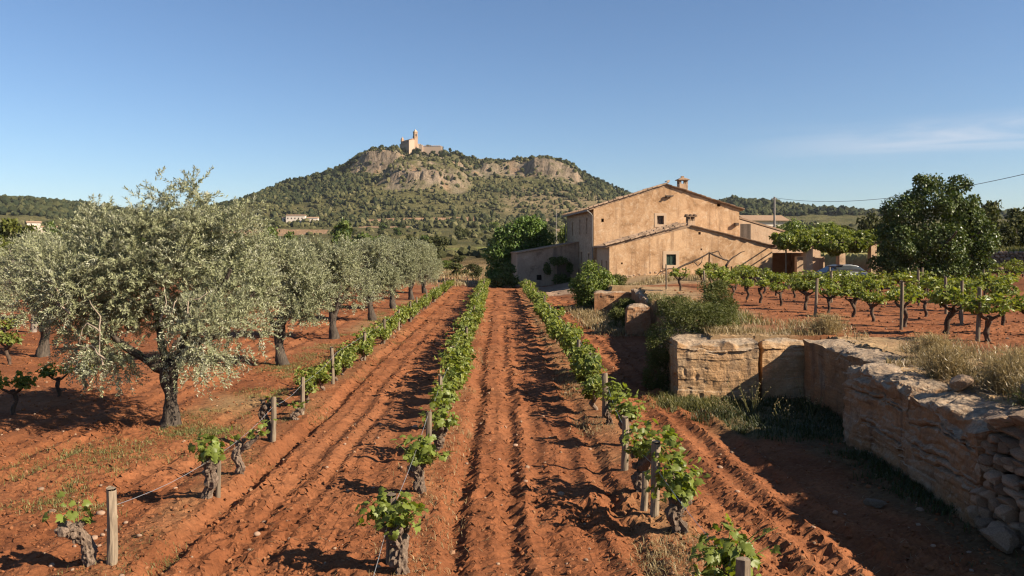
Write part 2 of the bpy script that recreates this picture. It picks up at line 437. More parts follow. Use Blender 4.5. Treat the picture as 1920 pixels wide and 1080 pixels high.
M['shrub_leaf'] = leafmat('shrub_leaf', (0.08, 0.10, 0.028), (0.165, 0.17, 0.052), None, 0.2, 0.03)
M['scrub_leaf'] = leafmat('scrub_leaf', (0.06, 0.072, 0.026), (0.115, 0.115, 0.045), None, 0.15, 0.02, None, 0.3)
M['pine_leaf'] = leafmat('pine_needles', (0.028, 0.044, 0.018), (0.06, 0.075, 0.028), None, 0.1, 0.02, None, 0.3)
M['young_pine_leaf'] = leafmat('yellow_green_needles', (0.085, 0.105, 0.022), (0.145, 0.155, 0.035), None, 0.15, 0.02, None, 0.15)
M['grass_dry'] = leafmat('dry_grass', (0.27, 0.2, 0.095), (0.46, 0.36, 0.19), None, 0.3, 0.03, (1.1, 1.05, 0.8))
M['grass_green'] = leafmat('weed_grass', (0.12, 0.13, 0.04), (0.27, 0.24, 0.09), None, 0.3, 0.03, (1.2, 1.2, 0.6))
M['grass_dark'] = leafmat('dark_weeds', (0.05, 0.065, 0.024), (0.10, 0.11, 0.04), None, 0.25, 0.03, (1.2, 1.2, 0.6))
M['twig'] = simple('dead_twig', (0.20, 0.16, 0.13), (0.34, 0.28, 0.235), 12)
# ------------------------------------------------------------------ the lie of the land
ROWS = {'left': -3.60, 'middle': -0.98, 'right': 1.82}
RY = [0, 60, 100, 150, 220, 300, 400, 500, 600, 700, 800, 1000, 1500, 9000]
RZ = [0, 0, 0.2, 1.0, 2.6, 5, 9, 13, 18, 24, 32, 40, 40, 40]
def rise(y): return np.interp(y, RY, RZ)

def edge(y):
    e = np.interp(y, [0, 4, 8.6, 12.0, 12.6], [6.2, 5.9, 5.5, 5.6, 5.6])
    e = np.where((y > 12.45) & (y < 16.1), 6.35, e)
    e2 = np.interp(y, [16.1, 18, 19, 27.3, 27.4, 30, 37.3, 37.4, 41], [3.95, 3.95, 4.4, 5.2, 4.9, 5.3, 6.2, 4.9, 5.2])
    return np.where(y >= 16.1, e2, e)

def base_h(x, y):
    Tn = sstep(0, 0.35, x - edge(y))
    Tf = np.clip((x - 3.6) / 6.0, 0, 1)
    w = sstep(38, 45, y)
    T = Tn * (1 - w) + Tf * w
    zt = 1.2 - 0.7 * np.maximum(sstep(46, 49, y) * sstep(16, 19.5, x), .8 * sstep(27, 43, y) * sstep(11, 17, x)) * (1 - sstep(27, 31, x))
    zt = zt + 1.25 * sstep(58.6, 59.2, y) * sstep(29, 31, x)
    return rise(y) + T * zt * (1 - 0.6 * sstep(75, 130, y))

def gz(x, y):
    return float(base_h(np.array([float(x)]), np.array([float(y)]))[0]) if y < 120 else float(far_h(np.array([float(x)]), np.array([float(y)]))[0])

RP = np.array([(-400, 411), (100, 409), (330, 411), (380, 404), (420, 389), (450, 381), (480, 371), (515, 355), (545, 341), (575, 333), (600, 329), (640, 315), (665, 296), (700, 285),
      (745, 280), (780, 279), (800, 281), (830, 284), (870, 293), (920, 299), (960, 298), (1000, 297), (1040, 303), (1075, 315), (1100, 330), (1150, 353), (1190, 369),
      (1240, 386), (1290, 394), (1330, 383), (1365, 379), (1400, 381), (1440, 390), (1500, 401), (1560, 409), (1620, 411), (1700, 411), (3000, 411)], float)
def ridge(x):
    X = (RP[:, 0] - HX) / F_PX * 1000; Z = HC + (HY - RP[:, 1]) / F_PX * 1000
    return np.interp(x, X, Z)

def far_h(x, y):
    r = rise(y)
    yr = 1000 + 22 * vn2(x / 70, x * 0, 5)
    R = ridge(x) + 2.2 * fbm2(x, y * 0, 30, 3, 8)
    y0 = 640 + 30 * vn2(x / 160, x * 0, 6)
    u = np.clip((y - y0) / (yr - y0), 0, 1) + 0.03 * fbm2(x, y, 60, 2, 3) * ((y > y0 + 40) & (y < yr - 20))
    p = np.interp(u, [0, .15, .35, .55, .75, .88, 1], [0, .06, .2, .38, .60, .80, 1])
    pc = np.interp(u + 0.012 * fbm2(x, y, 14, 2, 31), [0, .15, .35, .55, .75, .80, .83, .86, .90, 1], [0, .06, .2, .38, .56, .62, .66, .94, .97, 1.0])
    cl = np.clip(sstep(-185, -165, x) * (1 - sstep(-128, -108, x)) + sstep(-30, -12, x) * (1 - sstep(88, 104, x)) * (.55 + .45 * sstep(25, 45, x)) + 0.4 * sstep(-108, -100, x) * (1 - sstep(-50, -30, x)), 0, 1)
    p = p * (1 - cl) + pc * cl
    base1000 = 40.0
    h = r + np.maximum(R - base1000, -1) * p
    back = np.clip((y - yr) / 420, 0, 1)
    h = np.where(y > yr, r + (R - base1000) * (1 - sstep(0, 1, back)), h)
    # rocky shoulder half way up
    cx, cy = -82.0, 880.0
    rr = np.sqrt(((x - cx) / 58) ** 2 + ((y - cy) / 60) ** 2)
    yy = y + 16 * vn2(x / 17, y / 40, 77) + 7 * vn2(x / 6, y / 20, 78)
    lump = (1 - sstep(0.6, 1.0, rr)) * (7 * sstep(806, 840, yy) + 8 * sstep(842, 850, yy) + 4 * sstep(868, 874, yy) + 2.5 * fbm2(x, y, 18, 3, 79))
    h = h + lump
    # erosion gullies on the slope
    m = sstep(0.1, 0.4, u) * (y < yr + 60)
    h = h + m * (3.2 * fbm2(x + 0.3 * y, y * 0.35, 42, 3, 12) + 1.4 * fbm2(x, y, 14, 3, 14) + 2.6 * np.abs(fbm2(x, y * .5, 9, 2, 15)) * sstep(.74, .8, u) * (1 - sstep(.9, .96, u)))
    # hill far to the west, and long low ridges behind
    lx = np.interp(x, [-1600, -900, -640, -560, -508, -472, -440, -395, -330], [0, 12, 16, 18, 18.5, 11, 4, -10, -36])
    lf = np.exp(-((y - 900) / 150.0) ** 2)
    h = h + np.maximum(lx + 0, -0) * lf + np.where(x < -330, 1.5 * fbm2(x, y, 40, 2, 4), 0)
    lw = np.interp(x, [-1200, -1000, -860, -760, -700, -620, -480], [0, 14, 26, 20, 24, 20, 0])
    h = h + lw * np.exp(-((y - 1300) / 90.0) ** 2)
    lr = np.interp(x, [380, 470, 600, 760, 1000, 1400], [0, 12, 16, 10, 6, 0])
    h = h + lr * np.exp(-((y - 1250) / 90.0) ** 2)
    # small swells on the plain
    h = h + 0.5 * fbm2(x, y, 45, 2, 21) * sstep(110, 180, y)
    return h

def far_masks(x, y):
    """(wood, scrub, rock) densities of the slope and the plain, in world coordinates"""
    yr = 1000 + 22 * vn2(x / 70, x * 0, 5)
    y0 = 640 + 30 * vn2(x / 160, x * 0, 6)
    u = np.clip((y - y0) / (yr - y0), 0, 1.1)
    inhill = sstep(-400, -340, x) * (1 - sstep(200, 260, x))
    n = fbm2(x, y, 60, 3, 41); n2 = fbm2(x, y, 22, 3, 43)
    leftf = sstep(-120, -180, x) * 0 + (1 - sstep(-185, -130, x))
    rock = 1.1 * sstep(.77, .82, u + .03 * n2) * (1 - .75 * sstep(.89, .94, u)) * (sstep(-185, -165, x) * (1 - sstep(92, 108, x))) * np.clip(0.45 + 1.3 * n2 + .5 * n, 0, 1)
    rr = np.sqrt(((x + 80) / 56) ** 2 + ((y - 852) / 34) ** 2)
    shoulder = (1 - sstep(0.6, 1.05, rr + 0.25 * n2)) * np.clip(.55 + 1.5 * n2 + .8 * fbm2(x, y, 9, 2, 47), 0, 1)
    rock = np.maximum(rock, shoulder)
    rr2 = np.sqrt(((x - 70) / 95) ** 2 + ((y - 800) / 95) ** 2)
    tan = (1 - sstep(0.5, 1.1, rr2 + 0.35 * n2))
    wood = np.clip(leftf * sstep(.28, .5, u + .15 * n) * (1 - shoulder) * 1.0 + sstep(92, 120, x) * sstep(.4, .6, u) * 0.9
                   + 0.55 * sstep(.05, .35, n) * sstep(.2, .4, u) + 0.35 * sstep(.8, .95, u), 0, 1) * (1 - shoulder) * (1 - 0.55 * tan)
    wood = np.maximum(wood, (1 - sstep(0, .12, np.abs(u - .12))) * 0.5 * inhill)
    wood = wood * (1 - .75 * np.clip(rock * 1.3, 0, 1))
    hills = sstep(210, 250, x) + (1 - sstep(-420, -380, x))
    wood = np.where(hills > .5, 0.95 * sstep(760, 800, y), wood)
    scrub = np.clip(0.6 + 0.6 * n2, 0.1, 1) * (1 - 0.45 * shoulder) * (1 - .25 * tan) * (1 - .6 * np.clip(rock, 0, 1) * (1 - shoulder))
    return wood, scrub, rock, tan, shoulder, u

FIELDS = [  # x0, x1, y0, y1, colour
    (-205, -100, 395, 560, (0.42, 0.27, 0.155)), (-118, -20, 692, 708, (0.40, 0.25, 0.15)), (-105, -66, 600, 640, (0.38, 0.25, 0.15)),
    (-13, 6, 182, 250, (0.25, 0.25, 0.08)), (-40, -14, 205, 260, (0.25, 0.22, 0.09)), (30, 75, 520, 580, (0.36, 0.25, 0.15)),
    (150, 240, 330, 400, (0.36, 0.27, 0.16)), (-6, 14, 330, 352, (0.34, 0.25, 0.14)), (28, 46, 690, 712, (0.40, 0.28, 0.18))]

def field_at(x, y):
    f = np.full(np.shape(x), -1)
    xx = x + 6 * vn2(x / 25, y / 25, 61); yy = y + 10 * vn2(x / 30, y / 30, 62)
    for k, (a, b, c_, d, _) in enumerate(FIELDS):
        f = np.where((xx > a) & (xx < b) & (yy > c_) & (yy < d), k, f)
    return f

def lerp(a, b, t):
    return a + (np.asarray(b) - a) * t[..., None]

def land_colour(x, y, far):
    n = fbm2(x, y, 1.1, 3, 51); n2 = fbm2(x, y, 4.5, 3, 53); n3 = fbm2(x, y, .35, 2, 57)
    col = np.array(SOIL_A) + (np.array(SOIL_B) - np.array(SOIL_A)) * np.clip(.5 + .7 * n + .3 * n2, 0, 1)[..., None]
    if not far:
        dry = np.array((0.27, 0.165, 0.08)); 
        for r, wd, k in (('left', .30, .5), ('middle', .28, .45), ('right', .38, .8)):
            g = (1 - sstep(wd * .4, wd * 1.3, np.abs(x - ROWS[r] + (.05 if r != 'right' else .12)) + .15 * n3)) * k * np.clip(.5 + .9 * n + .5 * n3, 0, 1) * (y < 60)
            col = lerp(col, dry, np.clip(g, 0, 1) * .8)
        g = (1 - sstep(.3, 1.0, np.abs(x + 5.0) + .5 * n)) * np.clip(.15 + 1.3 * n2, 0, .75) * (y < 62)
        col = lerp(col, (0.32, 0.23, 0.11), g)
        e = edge(y)
        g = sstep(0, .3, x - e) * (1 - sstep(1.0, 2.6, x - e + .9 * n2 - .35 * sstep(10, 16, y))) * (y < 41)
        col = lerp(col, (0.36, 0.25, 0.135), np.clip(g * (1 + .3 * n3), 0, 1) * .9)
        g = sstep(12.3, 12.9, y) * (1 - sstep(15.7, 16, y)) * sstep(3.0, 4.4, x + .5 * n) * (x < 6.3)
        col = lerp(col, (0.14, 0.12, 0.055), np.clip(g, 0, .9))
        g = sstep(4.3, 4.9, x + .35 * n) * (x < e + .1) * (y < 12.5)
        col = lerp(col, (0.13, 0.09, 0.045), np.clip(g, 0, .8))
        g = sstep(4.2, 5.4, x + n) * (1 - sstep(13.5, 17, x + 1.5 * n2)) * sstep(40, 45, y + 3 * n2) * (y < 56)
        col = lerp(col, (0.38, 0.27, 0.15), np.clip(g, 0, .85))
        g = sstep(2.2, 3.2, x + .6 * n) * (1 - sstep(6.0, 7.2, x + .6 * n)) * sstep(49, 51, y + n) * (y < 62)
        col = lerp(col, (0.36, 0.26, 0.18), np.clip(g, 0, .8))
        g = sstep(62, 74, y + 6 * n2)
        scr = np.array((0.2, 0.15, 0.065)) + (np.array((0.36, 0.19, 0.1)) - np.array((0.2, 0.15, 0.065))) * np.clip(.5 + 1.2 * n2, 0, 1)[..., None]
        col = col + (scr - col) * g[..., None]
        g = sstep(58.5, 59, y) * sstep(29, 31, x)
        col = lerp(col, (0.3, 0.27, 0.1), g)
        return col
    wood, scrub, rock, tan, sh, u = far_masks(x, y)
    q = fbm2(x, y, 16, 3, 71); q2 = fbm2(x, y, 5, 2, 73)
    g1, g2 = np.array((0.11, 0.108, 0.044)), np.array((0.175, 0.155, 0.066))
    col = g1 + (g2 - g1) * np.clip(.5 + q, 0, 1)[..., None]
    col = lerp(col, (0.30, 0.225, 0.13), np.clip(tan * (.75 + .5 * q2), 0, .9))
    col = lerp(col, (0.33, 0.255, 0.185), np.clip(rock * (1.1 + .5 * q2), 0, 1))
    q3 = fbm2(x * 1.0, y * .6, 9, 2, 75)
    col = lerp(col, (0.36, 0.22, 0.12), np.clip(rock * sstep(.15, .5, q3), 0, .8))
    col = lerp(col, (0.15, 0.14, 0.085), np.clip(rock * sstep(.0, .4, -q3 + .2 * q), 0, .75))
    col = lerp(col, (0.072, 0.074, 0.032), np.clip(wood * .8 - rock * .5, 0, 1))
    near = (1 - sstep(110, 190, y))
    col = lerp(col, (0.25, 0.16, 0.08), near * .8)
    f = field_at(x, y)
    for k, fd in enumerate(FIELDS):
        col[f == k] = np.array(fd[4]) * (1 + .12 * q2[f == k])[:, None]
    return np.clip(col, .01, .9)

GROOVES = [(-3.18, .09, .11), (-2.62, .05, .10), (-2.25, .035, .08), (-1.7, .03, .12), (-.47, .062, .11), (-.2, -.015, .12), (.13, .058, .10), (.5, .03, .09), (.95, .03, .1),
           (1.33, .05, .1), (2.6, .05, .13), (3.05, .045, .1), (3.5, .06, .13), (3.9, .04, .1), (-4.15, .04, .12), (-4.7, .04, .12), (-6.3, .05, .14), (-6.8, .05, .12), (-7.5, .05, .14), (-8.1, .05, .13)]
def micro(x, y):
    a = 1 - .5 * sstep(14, 45, y)
    xw = x + .08 * vn2(y / 3.1, x * 0 + 2.2, 81) + .03 * vn2(y / 1.3, x * .5, 85) + .035 * vn2(y / .7, x * 1.2, 82)
    h = np.zeros_like(x)
    deep = .55 + .45 * (vn2(x / 2, y / 1.7, 83) + 1) * .7
    for gx, dp, wd in GROOVES:
        t = (xw - gx) / wd
        h = h - dp * deep * np.exp(-t * t) + .4 * dp * np.exp(-((np.abs(t) - 1.7) / .7) ** 2)
    for r in ROWS.values():
        h = h + .06 * np.exp(-((x - r) / .3) ** 2) * (y < 61)
    h = h + .021 * fbm2(x, y, .55, 2, 84) 
    b = 1 - np.abs(vn2(x / .20, y / .20, 86)) * 1.6
    rough = np.clip(.75 + .8 * vn2(x / 1.3, y / 1.3, 87), .25, 1.4)
    h = h + .029 * b * rough * a
    b2 = 1 - np.abs(vn2(x / .085 + 3, y / .085, 88)) * 1.6
    h = h + .024 * b2 * rough * (1 - .9 * sstep(10, 24, y))
    h = h + .016 * vn2(x / .04, y / .04, 89) * (1 - sstep(8, 15, y))
    return h * (1 - .6 * sstep(60, 80, y))

def ground_sheet(name, d, pxs, far):
    u = (pxs - HX) / F_PX
    Y, U = np.meshgrid(d, u, indexing='ij')
    X = U * Y
    if not far:
        X = X + .006 * Y * vn2(X * 40, Y * 40, 3)       # breaks the regular lattice
    x, y = X.ravel(), Y.ravel()
    z = far_h(x, y) if far else base_h(x, y) + micro(x, y)
    if not far:
        bl = sstep(100, 120, y)
        z = z * (1 - bl) + far_h(x, y) * bl
    V = np.stack([x, y, z], 1)
    nr, nc = Y.shape
    i = (np.arange(nr - 1)[:, None] * nc + np.arange(nc - 1)[None]).ravel()
    Fq = np.stack([i, i + 1, i + nc + 1, i + nc], 1)
    mb = MB().add(V, Fq)
    me = mb.mesh(name, M['hillside' if far else 'earth'], False)
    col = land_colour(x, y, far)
    if not far:
        bl = sstep(95, 120, y)
        col = col * (1 - bl[:, None]) + land_colour(x, y, True) * bl[:, None]
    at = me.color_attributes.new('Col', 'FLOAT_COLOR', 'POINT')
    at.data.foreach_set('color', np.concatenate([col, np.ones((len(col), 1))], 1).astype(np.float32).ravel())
    return tag(link(name, me), None, None, None, 'structure')

pn = np.concatenate([np.linspace(-900, -140, 70)[:-1], np.linspace(-140, 2050, 480), np.linspace(2050, 2900, 70)[1:]])
dn = np.concatenate([np.linspace(4.0, 6.5, 26)[:-1], 6.5 * np.exp(np.linspace(0, math.log(62 / 6.5), 430))[:-1], np.linspace(62, 120, 50)])
ground_sheet('ground', dn, pn, False)
pf = np.concatenate([np.linspace(-2500, -250, 60)[:-1], np.linspace(-250, 2170, 430), np.linspace(2170, 4400, 60)[1:]])
df = np.concatenate([120 * np.exp(np.linspace(0, math.log(640 / 120), 90))[:-1], np.linspace(640, 1060, 160)[:-1], np.linspace(1060, 1420, 30)[:-1], [1420, 1600, 2000]])
ground_sheet('terrain', df, pf, True)
mb = MB(); mb.add([(-60, -80, -.06), (60, -80, -.06), (60, 4.1, -.06), (-60, 4.1, -.06)], [(0, 1, 2, 3)])
me = mb.mesh('ground_behind', M['earth']); at = me.color_attributes.new('Col', 'FLOAT_COLOR', 'POINT')
at.data.foreach_set('color', np.tile(np.array([.2, .08, .032, 1], np.float32), 4))
tag(link('ground', me), kind='structure')

# ------------------------------------------------------------------ loose clods and stones on the soil
def ico(sub=1):
    t = (1 + 5 ** .5) / 2
    V = np.array([(-1, t, 0), (1, t, 0), (-1, -t, 0), (1, -t, 0), (0, -1, t), (0, 1, t), (0, -1, -t), (0, 1, -t), (t, 0, -1), (t, 0, 1), (-t, 0, -1), (-t, 0, 1)], float)
    Fc = [(0, 11, 5), (0, 5, 1), (0, 1, 7), (0, 7, 10), (0, 10, 11), (1, 5, 9), (5, 11, 4), (11, 10, 2), (10, 7, 6), (7, 1, 8), (3, 9, 4), (3, 4, 2), (3, 2, 6), (3, 6, 8), (3, 8, 9), (4, 9, 5), (2, 4, 11), (6, 2, 10), (8, 6, 7), (9, 8, 1)]
    V = unit(V)
    for _ in range(sub):
        vl = list(map(tuple, V)); cache = {}; nf = []
        def mid(a, b):
            k = (min(a, b), max(a, b))
            if k not in cache:
                cache[k] = len(vl); vl.append(tuple(unit((np.array(vl[a]) + np.array(vl[b])) / 2)))
            return cache[k]
        for a, b, c_ in Fc:
            ab, bc, ca = mid(a, b), mid(b, c_), mid(c_, a)
            nf += [(a, ab, ca), (b, bc, ab), (c_, ca, bc), (ab, bc, ca)]
        V = np.array(vl); Fc = nf
    return V, np.array(Fc)
ICO0, ICO1, ICO2 = ico(0), ico(1), ico(2)

def many(base, P, Sc, rng, jit=.25, squash=(1, 1, 1), mb=None, mi=0):
    """copies of a base solid at P with sizes Sc, each with its own turn and dents, in one block"""
    V, Fc = base; n = len(P); k = len(V)
    q = unit(rng.normal(size=(n, 4)))
    w, x, y, z = q.T
    R = np.stack([np.stack([1 - 2 * (y * y + z * z), 2 * (x * y - z * w), 2 * (x * z + y * w)], -1), np.stack([2 * (x * y + z * w), 1 - 2 * (x * x + z * z), 2 * (y * z - x * w)], -1),
                  np.stack([2 * (x * z - y * w), 2 * (y * z + x * w), 1 - 2 * (x * x + y * y)], -1)], 1)
    VV = np.einsum('nij,kj->nki', R, V) * (1 + rng.uniform(-jit, jit, (n, k, 1)))
    VV = VV * np.asarray(squash) * np.asarray(Sc).reshape(n, 1, -1) + P[:, None, :]
    FF = Fc[None] + (np.arange(n) * k)[:, None, None]
    mb = mb or MB()
    return mb.add(VV.reshape(-1, 3), FF.reshape(-1, Fc.shape[1]), mi)

rng = np.random.default_rng(11)
n = 11500
d = 6.2 * np.exp(rng.uniform(0, 1, n) ** 1.15 * math.log(34 / 6.2)); uu = rng.uniform(-.72, .72, n)
x = uu * d + rng.normal(0, .02, n); e = edge(d)
ok = (np.abs(x - e) > .35) & ~((x > e) & (x < e + 1.2)) & ~((d > 12.2) & (d < 19) & (x > 3.0) & (x < 7.5))
x, d = x[ok], d[ok]
s = .006 + .010 * rng.random(len(x)) ** 2 + .020 * rng.random(len(x)) ** 11
s = s * (.7 + d / 18)
P = np.stack([x, d, base_h(x, d) + micro(x, d) + s * .25], 1)
mb = many(ICO0, P, s, rng, .3, (1, 1, .75))
n = 2600
d = 6.3 * np.exp(rng.random(n) * math.log(20 / 6.3)); x = rng.uniform(-.7, .7, n) * d; ok = x < edge(d) - .2; x, d = x[ok], d[ok]; n = len(x); a = rng.uniform(0, 6.3, n)
Dv = np.stack([np.cos(a), np.sin(a), rng.uniform(-.1, .25, n)], 1); Pv = np.stack([x, d, base_h(x, d) + micro(x, d) + .006], 1); Sv = np.stack([-np.sin(a), np.cos(a), 0 * a], 1) * rng.uniform(.0015, .003, (n, 1)); Lv = Dv * rng.uniform(.03, .11, (n, 1))
ms = MB().add(np.stack([Pv - Sv, Pv + Sv, Pv + Lv + Sv * .5 + (0, 0, .004), Pv + Lv - Sv * .5 + (0, 0, .004)], 1).reshape(-1, 3), np.arange(n * 4).reshape(-1, 4))
tag(link('straw', ms.mesh('straw', M['grass_dry'])), 'bits of straw and prunings strewn over the tilled soil', kind='stuff')
tag(link('soil_clods', mb.mesh('soil_clods', M['clod'])), 'small lumps of red earth scattered over the tilled rows', kind='stuff')

PEB = []
for k in range(5):
    r_ = np.random.default_rng(200 + k)
    V = ICO1[0] * (1 + .22 * vn3(*(ICO1[0] * 1.4 + k * 7).T, 3 + k)[:, None]) * np.array([1, r_.uniform(.6, .9), r_.uniform(.45, .7)])
    PEB.append(MB().add(V, ICO1[1]).mesh('stone', M['pebble'], True))
ZONES = [('left', -4.4, -3.85, 'small pale stone on the red soil beside the left vine row'), ('lane', -3.2, -1.3, 'small pale stone on the lane between left and middle vine rows'),
         ('mid', -.6, 1.5, 'small pale stone in the lane between middle and right vine rows'), ('wall', 2.2, 4.8, 'small pale stone on the shaded red soil below the quarried ledge'),
         ('grove', -7.6, -4.6, 'small pale stone on the open soil below the big olive tree')]
for zn, x0, x1, lab in ZONES:
    for k in range(14):
        d_ = 7.0 + 7 * rng.random() ** 1.5; x_ = rng.uniform(x0, x1)
        if abs(x_) > .66 * d_: x_ = -.55 * d_ + rng.random()
        sc = rng.uniform(.018, .034) * (1 if k > 3 else 1.5)
        o = link('stone', PEB[k % 5], None, (x_, d_, float(base_h(np.array([x_]), np.array([d_]))[0] + micro(np.array([x_]), np.array([d_]))[0]) + sc * .25), rng.uniform(0, 6))
        o.scale = (sc, sc, sc)
        tag(o, lab, 'stone', 'loose stones on the soil, ' + zn)
# ------------------------------------------------------------------ quarried rock ledge and walls
def rock_block(name, foot, z0, ztop, label, seed, mat='rock', step=.026, amp=1.0, group=None, erode=.12, cat='rock', cracks=()):
    foot = np.asarray(foot, float)
    zt = np.broadcast_to(np.asarray(ztop, float), (4,))
    L1 = max(np.linalg.norm(foot[1] - foot[0]), np.linalg.norm(foot[2] - foot[3])); L2 = max(np.linalg.norm(foot[3] - foot[0]), np.linalg.norm(foot[2] - foot[1])); L3 = zt.max() - z0
    na, nb, nc = [max(3, int(l / step)) for l in (L1, L2, L3)]
    def P(a, b, c_):
        w = np.stack([(1 - a) * (1 - b), a * (1 - b), a * b, (1 - a) * b], -1)
        xy = w @ foot; zz = z0 + c_ * ((w @ zt) - z0)
        return np.concatenate([xy, zz[..., None]], -1)
    mb = MB()
    cen = np.append(foot.mean(0), z0)
    def face(n1, n2, fn):
        s, t = np.meshgrid(np.linspace(0, 1, n1 + 1), np.linspace(0, 1, n2 + 1), indexing='ij')
        a, b, c_ = fn(s, t)
        p = P(a + 0 * s, b + 0 * s, c_ + 0 * s).reshape(-1, 3)
        aa, bb, cc = [np.broadcast_to(q, s.shape).ravel() for q in (a, b, c_)]
        de = np.minimum(np.minimum(aa, 1 - aa) * L1, np.minimum(bb, 1 - bb) * L2)
        dt = (1 - cc) * L3
        nz = fbm3(p + seed * 13.7, .5, 3, seed)
        out = p - cen; out[:, 2] = 0; out = unit(out)
        rnd = np.exp(-de / .10) * np.exp(-dt / .10)
        p2 = p.copy()
        p2[:, 2] -= erode * np.exp(-de / .16) * np.clip(.55 + 1.1 * nz, 0, 2) * np.exp(-dt / .35)
        p2 -= out * (erode * .8 * np.exp(-dt / .14) * np.exp(-de / .15) * np.clip(.5 + nz, 0, 2))[:, None]
        low = np.clip(cc * 3, 0, 1)[:, None]
        sl_ = (p[:, 0] + p[:, 1]) if True else 0
        l_ = np.floor(p[:, 2] / .21 + .35 * vn3(p[:, 0] * .9, p[:, 1] * .9, p[:, 2] * 0, seed + 41))
        j_ = np.floor(sl_ / .85 + .7 * vn3(p[:, 0] * .5, p[:, 1] * .5, l_, seed + 43))
        step_ = _hash(l_, j_ * 0 + seed, j_ * 0, 3) * .007 + _hash(l_, j_, j_ * 0 + seed, 5) * .012 + .06 * (dt < .16 + .08 * vn3(p[:, 0] / .4, p[:, 1] / .4, p[:, 2] * 0, seed + 47)) * np.clip(.5 + vn3(p[:, 0] / .25, p[:, 1] / .25, p[:, 2] / .1, seed + 46), 0, 1)
        for zc_, sl0, a0, a1, dep in cracks:      # bedding cracks: height, slope along the block, extent, depth
            aa_ = aa if L1 >= L2 else 1 - bb
            zz_ = zc_ + sl0 * aa_ * max(L1, L2) + .02 * vn3(p[:, 0] / .18, p[:, 1] / .18, p[:, 2] * 0, seed + 51)
            step_ = step_ - dep * np.exp(-((p[:, 2] - zz_) / .016) ** 2) * sstep(a0 - .05, a0 + .02, aa_) * (1 - sstep(a1 - .12, a1 + .03, aa_)) + .018 * ((p[:, 2] > zz_) & (p[:, 2] < zz_ + .07)) * sstep(a0 - .05, a0, aa_) * (1 - sstep(a1 - .12, a1, aa_))
        p2 += out * (step_ * amp * low[:, 0])[:, None]
        off = np.stack([fbm3(p + 31.1 + k * 9.7 + seed, .85, 4, seed + 20 * k, .55) for k in range(3)], -1) * np.array([.075, .075, .045]) * amp
        fine = np.stack([fbm3(p + 3.1 + k * 9.7, .14, 3, seed + 77 + k, .6) for k in range(3)], -1) * .026 * amp
        bed = vn3(p[:, 0] * .8, p[:, 1] * .8, p[:, 2] / .075, seed + 5) * .5 + vn3(p[:, 0] * 2.2, p[:, 1] * 2.2, p[:, 2] / .03, seed + 6) * .3
        bed = bed * np.clip(.5 + 1.5 * vn3(p[:, 0], p[:, 1], p[:, 2] * 2, seed + 9), 0, 1)
        pit = np.maximum(0, vn3(p[:, 0] / .11, p[:, 1] / .11, p[:, 2] / .11, seed + 8) - .35)
        pit *= np.clip(sstep(.1, .5, vn3(p[:, 0], p[:, 1], p[:, 2] * 2, seed + 10)), 0, 1)
        topn = (cc >= .999) * np.clip(de / .08, 0, 1)
        p2[:, 2] += topn * (.05 * fbm3(p + seed, .3, 4, seed + 91, .65) - .05 * np.maximum(0, vn3(p[:, 0] / .5, p[:, 1] / .22, p[:, 2] * 0, seed + 93)))
        p2 += off + fine + out * (bed * .028 * amp - pit * .09)[:, None]
        i = (np.arange(n1)[:, None] * (n2 + 1) + np.arange(n2)[None]).ravel()
        mb.add(p2, np.stack([i, i + n2 + 1, i + n2 + 2, i + 1], 1))
    face(na, nc, lambda s, t: (s, 0.0 * s, t))
    face(nc, nb, lambda s, t: (1.0 + 0 * s, t, s) if False else (1.0 + 0 * s, t, s))
    face(nc, na, lambda s, t: (t, 1.0 + 0 * s, s))
    face(nb, nc, lambda s, t: (0.0 * s, 1 - s, t))
    face(na, nb, lambda s, t: (s, t, 1.0 + 0 * s))
    o = link(name, mb.mesh(name, M[mat], False))
    return tag(o, label, cat, group)

GL = 'quarried rock blocks edging the terrace'
rock_block('rock_ledge', [(3.5, 15.75), (5.1, 15.7), (5.1, 18.2), (3.65, 18.4)], -.2, [1.16, 1.2, 1.25, 1.2], 'broad tan rock block with sunlit face split by a dark crack', 1, group=GL, amp=.75, step=.02, erode=.10, cracks=((.98, -.02, 0, .42, .07), (.90, -.03, 0, .36, .06), (.80, -.04, 0, .38, .08), (.70, -.02, 0, .3, .04), (.30, -.10, .0, .5, .04), (1.03, 0, .5, 1, .03)))
rock_block('rock_ledge', [(5.2, 15.84), (6.15, 15.9), (6.3, 17.2), (5.2, 17.4)], -.2, [1.2, 1.22, 1.25, 1.22], 'narrow tan rock block behind the crack, half in shadow', 2, group=GL, amp=.6, step=.022, cracks=((.95, .02, .1, 1, .03),))
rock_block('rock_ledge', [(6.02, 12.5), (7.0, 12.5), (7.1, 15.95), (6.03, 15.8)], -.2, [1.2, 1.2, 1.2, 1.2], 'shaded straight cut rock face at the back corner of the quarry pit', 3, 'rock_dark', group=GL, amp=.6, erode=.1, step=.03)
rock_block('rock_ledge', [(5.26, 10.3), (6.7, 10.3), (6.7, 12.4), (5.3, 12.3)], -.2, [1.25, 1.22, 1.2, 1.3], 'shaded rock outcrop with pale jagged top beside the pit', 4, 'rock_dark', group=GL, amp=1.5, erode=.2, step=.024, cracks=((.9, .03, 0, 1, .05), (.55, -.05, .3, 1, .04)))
rock_block('rock_ledge', [(5.1, 8.5), (6.4, 8.5), (6.5, 10.34), (5.24, 10.34)], -.2, [1.13, 1.2, 1.25, 1.2], 'shaded grey topped rock outcrop adjoining the dry stone stack', 5, 'rock_dark', group=GL, amp=1.5, erode=.2, step=.022, cracks=((.85, .03, 0, 1, .06), (.6, -.05, 0, .7, .05), (.4, .04, .2, 1, .04)))
